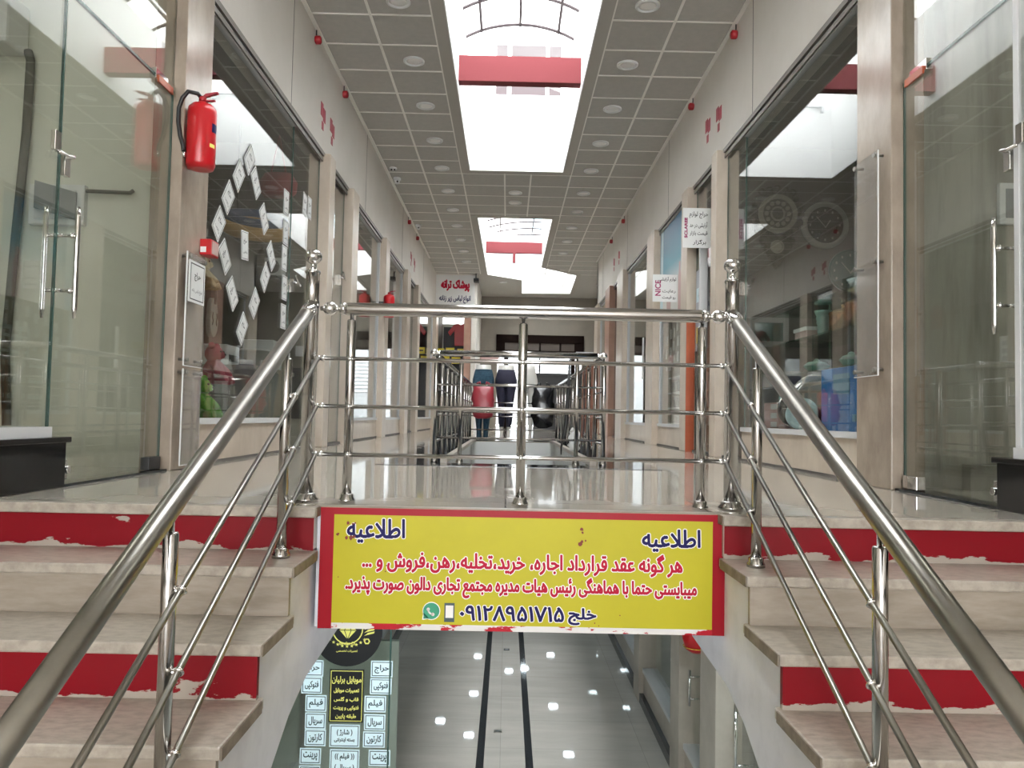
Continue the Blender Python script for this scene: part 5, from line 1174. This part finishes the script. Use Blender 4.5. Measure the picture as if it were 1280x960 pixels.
for r in range(3):
    for c in range(8):
        d = Vector((0, 0.19 * c, 0.21 * r))
        if proto is None:
            b = B(); b.box(XR + 0.15, XR + 0.22, 9.28, 9.40, 0.318, 0.46); proto = tag(obj('boxed_item', b, 'black'), 'small dark boxed item on the white display rack', 'boxed item', 'boxed items on the white display rack'); o0 = proto.location.copy()
        else: c_ = proto.copy(); col.objects.link(c_); c_.location = o0 + d
b = B(); b.box(XR + 0.3, XR + 0.32, 9.6, 10.4, 0.98, 1.42); t = tag(obj('display_board', b, 'paper_blue'), 'pale board with dark samples above the white display rack', 'display board')
b = B()
for r in range(4):
    for c in range(4): b.box(XR + 0.295, XR + 0.30, 9.65 + .19 * c, 9.78 + .19 * c, 1.0 + .1 * r, 1.06 + .1 * r)
obj('sample', b, 'black', t)
b = B(); b.box(XR + 0.5, XR + 0.9, 12.2, 13.6, 0, 0.75); tag(obj('shop_desk', b, 'dark_brown'), 'dark brown desk in the narrow dim window', 'desk')
b = B(); b.box(XR - 0.02, XR - 0.012, 12.03, 12.14, 1.0, 1.65); tag(obj('notice_strip', b, 'paper'), 'tall white notice strip on the dim narrow window', 'notice')
# papers on far left glass
b = B(); Pq = LEFTW(9.75, 1.38, XL - 0.01); Pq.slab(b, -0.09, 0.09, -0.2, 0.14, -0.006, 0); t = tag(obj('notice_strip', b, 'paper'), 'white notice with three blocks on the second left window', 'notice')
b = B()
for z in (-0.15, -0.05, 0.05): Pq.slab(b, -0.06, 0.06, z - 0.03, z + 0.03, 0, 0.001)
obj('print', b, 'paper_grey', t)

# ================================================================== FAR END: CLOTHES SHOP, MANNEQUINS, BAGS
P = FRONT(-1.5, 20.69, 3.72)
t = thing('shop_signboard', 'white shop signboard with red Persian lettering at the far left', 'shop sign', (-1.5, 20.68, 3.3))
b = B(); P.slab(b, -0.5, 0.55, -0.44, 0.44, 0, 0.02); obj('board', b, 'paper', t)
b = B(); P.text(b, '\u067e\u0648\u0634\u0627\u06a9 \u062a\u0631\u0627\u0646\u0647', 0.02, 0.15, 0.78, 0.33, 0.021, 0.014); obj('lettering', b, 'red_ink', t)
b = B(); P.text(b, '\u0627\u0646\u0648\u0627\u0639 \u0644\u0628\u0627\u0633 \u0632\u06cc\u0631 \u0632\u0646\u0627\u0646\u0647', 0.02, -0.22, 0.85, 0.22, 0.021, 0.005); obj('lettering', b, 'navy_ink', t)
b = B(); b.box(-1.95, -1.3, 22.9, 22.98, 0, 3.0); tag(obj('shade_backdrop', b, 'black'), 'black sheet standing for the shade inside the far clothes shop', 'shade sheet')  # black sheet put in as the shade of the shop interior
b = B(); b.box(-1.22, -1.03, 20.72, 20.85, 0, 3.05); struct('pillar', b, 'pink_stone', 'reddish pillar on the right of the clothes shop opening', 'pillar')
t = thing('red_shirt', 'red shirt hanging in the far clothes shop', 'shirt', (-1.4, 21.6, 2.3)); P = FRONT(-1.36, 21.6, 2.62)
b = B(); P.poly(b, [(-.17, -.3), (.17, -.3), (.18, .12), (.30, -.02), (.36, .08), (.2, .3), (.07, .33), (0, .28), (-.07, .33), (-.2, .3), (-.36, .08), (-.30, -.02), (-.18, .12)], -0.05, 0.03); obj('garment', b, 'red', t, 0.015)
b = B(); b.tube([(-1.36, 21.6, 2.93), (-1.36, 21.6, 3.3)], 0.008, 6); obj('hanger', b, 'steel_worn', t)
for k, (x, z) in enumerate(((-1.9, 2.12), (-1.62, 2.14), (-1.3, 2.12), (-1.75, 1.9), (-1.45, 1.88))):
    b = B(); b.box(x - 0.12, x + 0.12, 21.2, 21.21, z - 0.09, z + 0.09); t = tag(obj('price_card', b, 'paper_yellow'), '%s yellow price card from the left before the clothes shop' % ORD[(0, 2, 4, 1, 3)[k]], 'price card', 'yellow price cards at the clothes shop')
    b = B(); b.box(x - 0.07, x + 0.07, 21.197, 21.2, z - 0.02, z + 0.02); obj('print', b, 'black_ink', t)
t = thing('card_rail', 'thin display rail holding the yellow price cards', 'rail', (-1.6, 21.22, 0))
b = B(); b.tube([(-1.98, 21.22, 2.05), (-1.05, 21.22, 2.05)], 0.012, 8); b.tube([(-1.98, 21.22, 1.85), (-1.05, 21.22, 1.85)], 0.012, 8); obj('bar', b, 'steel_worn', t)
for x in (-1.96, -1.08): b = B(); b.tube([(x, 21.22, 0), (x, 21.22, 2.1)], 0.012, 8); obj('leg', b, 'steel_worn', t)
def mannequin(x, y, label, wear=None, k=0.93, h=1.14):
    t = thing('leg_mannequin', label, 'mannequin', (x, y, 0))
    def legs(grow, z0, top, m, name, parent):
        b = B()
        for s in (-1, 1):
            secs = [(0.10, 0.026, 0.035), (0.20, 0.032, 0.04), (0.34, 0.048, 0.055), (0.46, 0.045, 0.05), (0.54, 0.05, 0.055), (0.68, 0.068, 0.075), (0.80, 0.082, 0.09), (0.88, 0.086, 0.1)]
            pts = [(x + s * (0.062 + 0.025 * (z - 0.5)), y, z, rx * k + grow, ry * k + grow) for z, rx, ry in secs if z >= z0]
            if z0 < 0.1: pts = [(x + s * 0.05, y, 0.012, 0.03 * k + grow, 0.05 * k + grow), (x + s * 0.05, y, 0.05, 0.03 * k + grow, 0.045 * k + grow)] + pts
            b.loft(pts, 14)
        b.loft([(x, y, 0.80, 0.15 * k + grow, 0.09 * k + grow)] + [(x, y, z, rx * k + grow, ry * k + grow) for z, rx, ry in ((0.86, 0.168, 0.115), (0.92, 0.165, 0.12), (1.0, 0.145, 0.105), (1.07, 0.125, 0.092), (1.14, 0.118, 0.086)) if z <= top], 20)
        return obj(name, b, m, parent)
    legs(0, 0.0, 1.14, 'skin_white', 'body', t)
    b = B(); b.lathe([(0.11, 0), (0.11, 0.006), (0.02, 0.012)], (x, y, 0)); obj('stand_plate', b, 'steel_worn', t)
    if wear == 'jeans':
        j = legs(0.012, 0.0, 1.07, 'denim', 'jeans', t)
        b = B()
        for s in (-1, 1): b.box(x + s * 0.075 - 0.045, x + s * 0.075 + 0.045, y - 0.138, y - 0.128, 0.87, 0.97)
        b.torus((x, y, 1.06), 0.138, 0.010, (0, 0, 1), 24, 6, 0.76); split('pocket', b, 'denim', j)
    elif wear: legs(0.006, 0.2, 1.07, 'navy_cloth', 'leggings', t)
mannequin(-0.375, 11.75, 'white leg mannequin wearing blue jeans behind the red bag', 'jeans')
mannequin(-0.03, 11.75, 'white leg mannequin wearing dark navy leggings', 'leggings', 0.97)
mannequin(0.30, 11.75, 'bare white leg mannequin next to the leggings', None)
def sack(x, y, z0, z1, w, m, label, k=1.0):
    t = thing('plastic_bag', label, 'plastic bag', (x, y, z0)); h = z1 - z0
    b = B(); b.loft([(x, y, z0, w * .45, .25 * w), (x, y, z0 + .05 * h, w * .8, .45 * w), (x + .01, y, z0 + .16 * h, w * .9, .55 * w), (x - .01, y, z0 + .28 * h, w * .98, .6 * w), (x + .008, y, z0 + .42 * h, w * .94, .56 * w), (x - .006, y, z0 + .56 * h, w * 1.0, .52 * w), (x, y, z0 + .7 * h, w * .92, .45 * w), (x + .01, y, z0 + .82 * h, w * .9, .33 * w), (x, y, z0 + .93 * h, w * .86, .2 * w)], 30, 0.06, 2.8); obj('body', b, m, t)
    for s in (-1, 1):
        b = B(); b.tube([(x + s * w * .6, y - .02, z0 + .9 * h), (x + s * w * .5, y - .02, z1), (x + s * w * .3, y + .03, z1 + .02), (x + s * w * .25, y, z0 + .9 * h)], 0.012, 8); obj('strap', b, m, t)
sack(-0.36, 11.22, 0.32, 0.84, 0.165, 'red_bag', 'crinkled red plastic bag hanging on the far railing')
sack(0.52, 11.22, 0.20, 0.84, 0.165, 'black_bag', 'glossy black plastic bag hanging on the far railing')
sack(0.648, 7.4, 0.036, 0.24, 0.055, 'paper', 'white plastic bag standing inside the right side railing')
# leather belts hanging over the right side rail
for k, (y, m, dx) in enumerate(((6.35, 'belt', 0.0), (6.55, 'belt', 0.01), (6.8, 'belt', -0.01), (7.05, 'belt_dark', 0.0), (7.3, 'belt', 0.01), (7.6, 'belt_dark', 0.0))):
    x = 0.73 + dx; lo = 0.12 + 0.05 * (k % 3)
    pts = [(x - 0.03, y, lo), (x - 0.028, y, 0.45), (x - 0.026, y, 0.80), (x, y, 0.848), (x + 0.026, y, 0.80), (x + 0.03, y + 0.02, 0.4), (x + 0.03, y + 0.03, lo + 0.1)]
    b = B()
    for p, q in zip(pts, pts[1:]): b.quad((p[0], p[1] - .02, p[2]), (p[0], p[1] + .02, p[2]), (q[0], q[1] + .02, q[2]), (q[0], q[1] - .02, q[2]))
    bmesh.ops.remove_doubles(b.bm, verts=b.bm.verts, dist=1e-5)
    t = thing('leather_belt', '%s leather belt from the front on the right side rail' % ORD[k], 'belt', (x, y, lo), 'belts hung over the right side rail')
    o = obj('strap', b, m, t); sd = o.modifiers.new('thick', 'SOLIDIFY'); sd.thickness = 0.004; sd.offset = 0
    b = B(); b.torus((x - 0.03, y, lo), 0.018, 0.004, (1, 0, 0), 12, 6); obj('buckle', b, 'chrome', t)
b = B(); b.tube([(0.50, 6.25, 0.83), (0.49, 6.2, 0.55), (0.475, 6.2, 0.3), (0.44, 6.2, 0.12), (0.44, 6.2, 0.06)], [0.006, 0.016, 0.018, 0.008, 0.004], 8)
b.tube([(0.50, 6.25, 0.83), (0.62, 6.25, 0.86), (0.73, 6.25, 0.845)], 0.006, 6)
tag(obj('black_strap', b, 'black'), 'black strap dangling inside the rear railing', 'strap')
t = thing('clothes_rack', 'dark clothes rack at the far right corner', 'clothes rack', (2.6, 19.6, 0))
b = B(); b.tube([(2.3, 19.6, 0), (2.3, 19.6, 1.5), (3.2, 19.6, 1.5), (3.2, 19.6, 0)], 0.015, 8); obj('frame', b, 'steel_worn', t)
for k, m in enumerate(('navy_cloth', 'black', 'toy_grey', 'navy_cloth', 'crimson')):
    b = B(); xx = 2.4 + 0.16 * k; b.loft([(xx, 19.6, 0.55, .06, .22), (xx, 19.6, 1.0, .05, .22), (xx, 19.6, 1.35, .045, .2), (xx, 19.6, 1.46, .02, .05)], 14, 0.02); obj('garment', b, m, t)

# ================================================================== BASEMENT DETAILS
SP = 5.5
t0 = thing('window_%d' % (wn[0] + 1), 'basement glass panel carrying the mobile shop stickers', 'shop window', (-1.2, SP, BZ), kind='structure')
b = B(); b.box(-1.60, -0.79, SP + 0.012, SP + 0.022, BZ, -0.62); obj('pane', b, 'glass', t0)
b = B(); b.box(-0.795, -0.785, SP + 0.008, SP + 0.026, BZ, -0.62); obj('glass_edge', b, 'glass_edge', t0)
b = B(); b.box(-1.60, -0.86, 6.45, 6.5, BZ, -1.52); tag(obj('shop_partition', b, 'bshop'), 'greenish partition behind the sticker glass', 'partition', kind='structure')
def spt(u, v):   # sticker layout on the glass: layout units to metres, hung very slightly askew
    u, v = u - 434, v - 870
    return (-1.08442 +0.005620 * u +0.000166 * v, -1.62984 +0.000104 * u -0.005534 * v)
def sticker(u0, u1, v0, v1, texts, sheet, ink, label, border=True):
    xa, za = spt(u0, v1); xb, zb = spt(u1, v0); w, h = (xb - xa) / 2, (zb - za) / 2
    P = FRONT((xa + xb) / 2, SP + 0.010, (za + zb) / 2)
    t = thing('shop_sticker', label, 'sticker', (P.c.x, SP, za))
    b = B(); P.slab(b, -w, w, -h, h, -0.003, 0.0); obj('sheet', b, sheet, t)
    b = B(); e, g = 0.008, 0.005
    for q in ((-w + e, w - e, h - e - g, h - e), (-w + e, w - e, -h + e, -h + e + g), (-w + e, -w + e + g, -h + e, h - e), (w - e - g, w - e, -h + e, h - e)): P.slab(b, *q, 0, 0.0008)
    obj('border', b, ink, t)
    for s, fy, fw, fh in texts: b = B(); P.text(b, s, 0, fy * h, fw * w * 2, fh * h * 2, 0.001, 0.0012); obj('lettering', b, ink, t)
W = {'\u062d\u0631\u0627\u062c': 'sale', '\u0641\u062a\u0648\u06a9\u067e\u06cc': 'photocopy', '\u0641\u06cc\u0644\u0645': 'film', '\u0633\u0631\u06cc\u0627\u0644': 'serial', '\u06a9\u0627\u0631\u062a\u0648\u0646': 'cartoon', '\u067e\u0631\u06cc\u0646\u062a': 'print'}
rows_r = [(463, 491, 827, 847), (462, 489.5, 849, 868.5), (455, 482.5, 871, 891), (454.5, 481.5, 894, 913.5), (453, 481, 915.5, 935), (460, 487.5, 938.5, 958)]
rows_l = [(376, 404, 826, 846), (376, 402.5, 847, 867.5), (381, 408, 870, 890), (380.5, 407, 892, 912), (380, 407, 913, 933), (374, 401, 936, 955.5)]
for side, rows in (('right', rows_r), ('left', rows_l)):
    for k, (s, q) in enumerate(zip(W, rows)):
        sticker(*q, [(s, 0, 0.66, 0.55)], 'sticker_paper', 'teal_ink', '%s white sticker from the top in the %s column, word for %s' % (ORD[k], side, W[s]))
sticker(410, 455, 838, 903.5, [('\u0645\u0648\u0628\u0627\u06cc\u0644 \u0628\u0631\u0644\u06cc\u0627\u0646', 0.60, 0.86, 0.15), ('\u062a\u0639\u0645\u06cc\u0631\u0627\u062a \u0645\u0648\u0628\u0627\u06cc\u0644', 0.20, 0.74, 0.10), ('\u0642\u0627\u0628 \u0648 \u06af\u0644\u0633', -0.13, 0.72, 0.10), ('\u0641\u062a\u0648\u06a9\u067e\u06cc \u0648 \u067e\u0631\u06cc\u0646\u062a', -0.46, 0.74, 0.10), ('\u0637\u0628\u0642\u0647 \u067e\u0627\u06cc\u06cc\u0646', -0.78, 0.6, 0.11)], 'black', 'gold_ink', 'black sticker with gold lettering below the round emblem')
sticker(411, 449.5, 907, 934.5, [('( \u0634\u0627\u0631\u0698 )', 0.3, 0.52, 0.3), ('\u0628\u0633\u062a\u0647 \u0627\u06cc\u0646\u062a\u0631\u0646\u062a\u06cc', -0.35, 0.68, 0.22)], 'sticker_paper', 'teal_ink', 'white sticker under the black one, two lines about charging')
sticker(411, 449, 938, 975, [('(( \u0641\u06cc\u0644\u0645 ))', 0.5, 0.66, 0.26), ('( \u0633\u0631\u06cc\u0627\u0644 )', -0.2, 0.66, 0.24)], 'sticker_paper', 'teal_ink', 'lowest middle white sticker cut by the picture edge')
for k, q in enumerate(((373, 400, 958, 976), (459, 487, 961, 980))): sticker(*q, [('\u0627\u0633\u06a9\u0646', 0, 0.6, 0.5)], 'sticker_paper', 'teal_ink', 'bottom white sticker of the %s column' % ['left', 'right'][k])
# round black emblem
ex, ez = spt(434, 789); er = (spt(478, 789)[0] - ex)
P = FRONT(ex, SP + 0.010, ez)
t = thing('round_emblem', 'round black mobile shop emblem with gold diamond on basement glass', 'emblem', (ex, SP, ez - er))
b = B(); P.disc(b, 0, 0, er, -0.004, 0, 48); obj('disc', b, 'black', t)
b = B(); g = er / 46
P.ring(b, 0.2 * g, 3 * g, 19 * g, 20.5 * g, 0, 0.001)
dx = [(-8, 4.5), (8.5, 4.5), (11.5, 1), (0.5, -11), (-10.5, 1)]
P.poly(b, [(x * g, y * g) for x, y in dx], 0, 0.001)
for k in range(9): # stars
    a = -PI / 2 + (k - 4) * 0.19; cx, cy = 33 * g * math.cos(a), 33 * g * math.sin(a) + 13 * g
    P.poly(b, [(cx + (2.3 if j % 2 == 0 else 1.0) * g * math.sin(PI * j / 5), cy + (2.3 if j % 2 == 0 else 1.0) * g * math.cos(PI * j / 5)) for j in range(10)], 0, 0.001)
P.ring(b, 26 * g, -13 * g, 2.4 * g, 4.2 * g, 0, 0.001, n=6)
for k in range(3): P.poly(b, [(22 * g, (-6 + 4 * k) * g), (27 * g, (-2 + 4 * k) * g), (36 * g, (0 + 4 * k) * g), (35 * g, (-2.5 + 4 * k) * g), (27 * g, (-4.5 + 4 * k) * g)], 0, 0.001)
obj('gold_print', b, 'gold_ink', t)
b = B()
for x0, y0, x1, y1 in ((-10, 1, 11, 1), (-4, 1, 0.5, -11), (5, 1, 0.5, -11), (-4, 1, -2, 4.5), (5, 1, 3, 4.5)):
    v = Vector((x1 - x0, y1 - y0)).normalized(); q = Vector((-v.y, v.x)) * 0.45
    P.poly(b, [((x0 + q.x) * g, (y0 + q.y) * g), ((x1 + q.x) * g, (y1 + q.y) * g), ((x1 - q.x) * g, (y1 - q.y) * g), ((x0 - q.x) * g, (y0 - q.y) * g)], 0.001, 0.002)
obj('facet_line', b, 'black', t)
b = B(); P.text(b, 'Berelian Co', 0.5 * g, -16 * g, 21 * g, 4.5 * g, 0.001, 0.0006, True); P.text(b, '\u062a\u0639\u0645\u06cc\u0631\u0627\u062a \u062a\u062e\u0635\u0635\u06cc', 0, -26 * g, 28 * g, 4 * g, 0.001, 0.0005); obj('lettering', b, 'gold_ink', t)
# right basement doors: handles, lantern
for k, (y, z0, z1, l) in enumerate(((6.80, -2.13, -1.82, 'short steel door handle on the farther basement glass door'), (5.45, -2.1, -1.62, 'steel door handle on the nearest basement glass door'))):
    t = thing('door_handle_set', l, 'door handle', (1.66, y, z0))
    b = B(); b.tube([(1.64, y, z0), (1.64, y, z1)], 0.011, 10); obj('grip', b, 'chrome', t)
    b = B()
    for z in (z0 + 0.06, z1 - 0.06): b.tube([(1.64, y, z), (1.715, y, z)], 0.009, 8)
    split('mount', b, 'chrome', t)
t = thing('paper_lantern', 'red round lantern hanging beside the right basement shopfront', 'lantern', (1.57, 6.3, -1.53))
b = B(); b.loft([(1.57, 6.3, -1.52, .045, .045), (1.57, 6.3, -1.49, .09, .09), (1.57, 6.3, -1.40, .115, .115), (1.57, 6.3, -1.31, .09, .09), (1.57, 6.3, -1.28, .045, .045)], 18, 0.02); obj('shade', b, 'red', t)
b = B(); b.torus((1.57, 6.3, -1.47), 0.102, 0.005); obj('gold_band', b, 'gold', t)
b = B(); b.tube([(1.57, 6.3, -1.29), (1.57, 6.3, -0.6)], 0.004, 6); obj('cord', b, 'black', t)
# floor plates
for k, (x, y, l) in enumerate(((-0.03, 8.1, 'small square outlet plate between the basement floor stripes'), (0.06, 10.9, 'small dark slot plate farther between the floor stripes'))):
    t = thing('floor_plate', l, 'floor plate', (x, y, BZ))
    b = B(); b.box(x - 0.04, x + 0.04, y - 0.04, y + 0.04, BZ, BZ + 0.004); obj('plate', b, 'steel_worn' if k == 0 else 'black', t)
    b = B(); b.box(x - 0.02, x + 0.02, y - 0.015, y + 0.015, BZ + 0.004, BZ + 0.006); obj('cover', b, 'grey_plastic', t)
# basement lamps (lit), mirrored in the floor; front pair added to light the stickers
lamps = [(-1.2, 4.3), (1.3, 4.3), (1.13, 10.8), (1.13, 12.9), (1.0, 15.0), (1.85, 13.6), (1.85, 15.8), (-0.55, 13.6), (-0.55, 15.6), (-0.56, 18.0), (0.5, 17.2), (0.15, 17.0), (-1.1, 10.5), (-1.1, 14.2), (1.13, 18.2), (0.95, 8.2), (1.13, 21), (-0.55, 21.5)]
for k, (x, y) in enumerate(lamps):
    t = thing('ceiling_lamp', 'lit square basement lamp, mirrored in floor except the added front pair', 'ceiling lamp', (x, y, -0.6), 'lit square lamps on the basement ceiling')
    q = 0.24 if y < 5 else 0.10
    b = B(); b.box(x - q, x + q, y - q, y + q, -0.615, -0.6); obj('housing', b, 'white_plastic', t)
    b = B(); q -= 0.02; b.box(x - q, x + q, y - q, y + q, -0.62, -0.615); obj('diffuser', b, 'lamp_on', t)
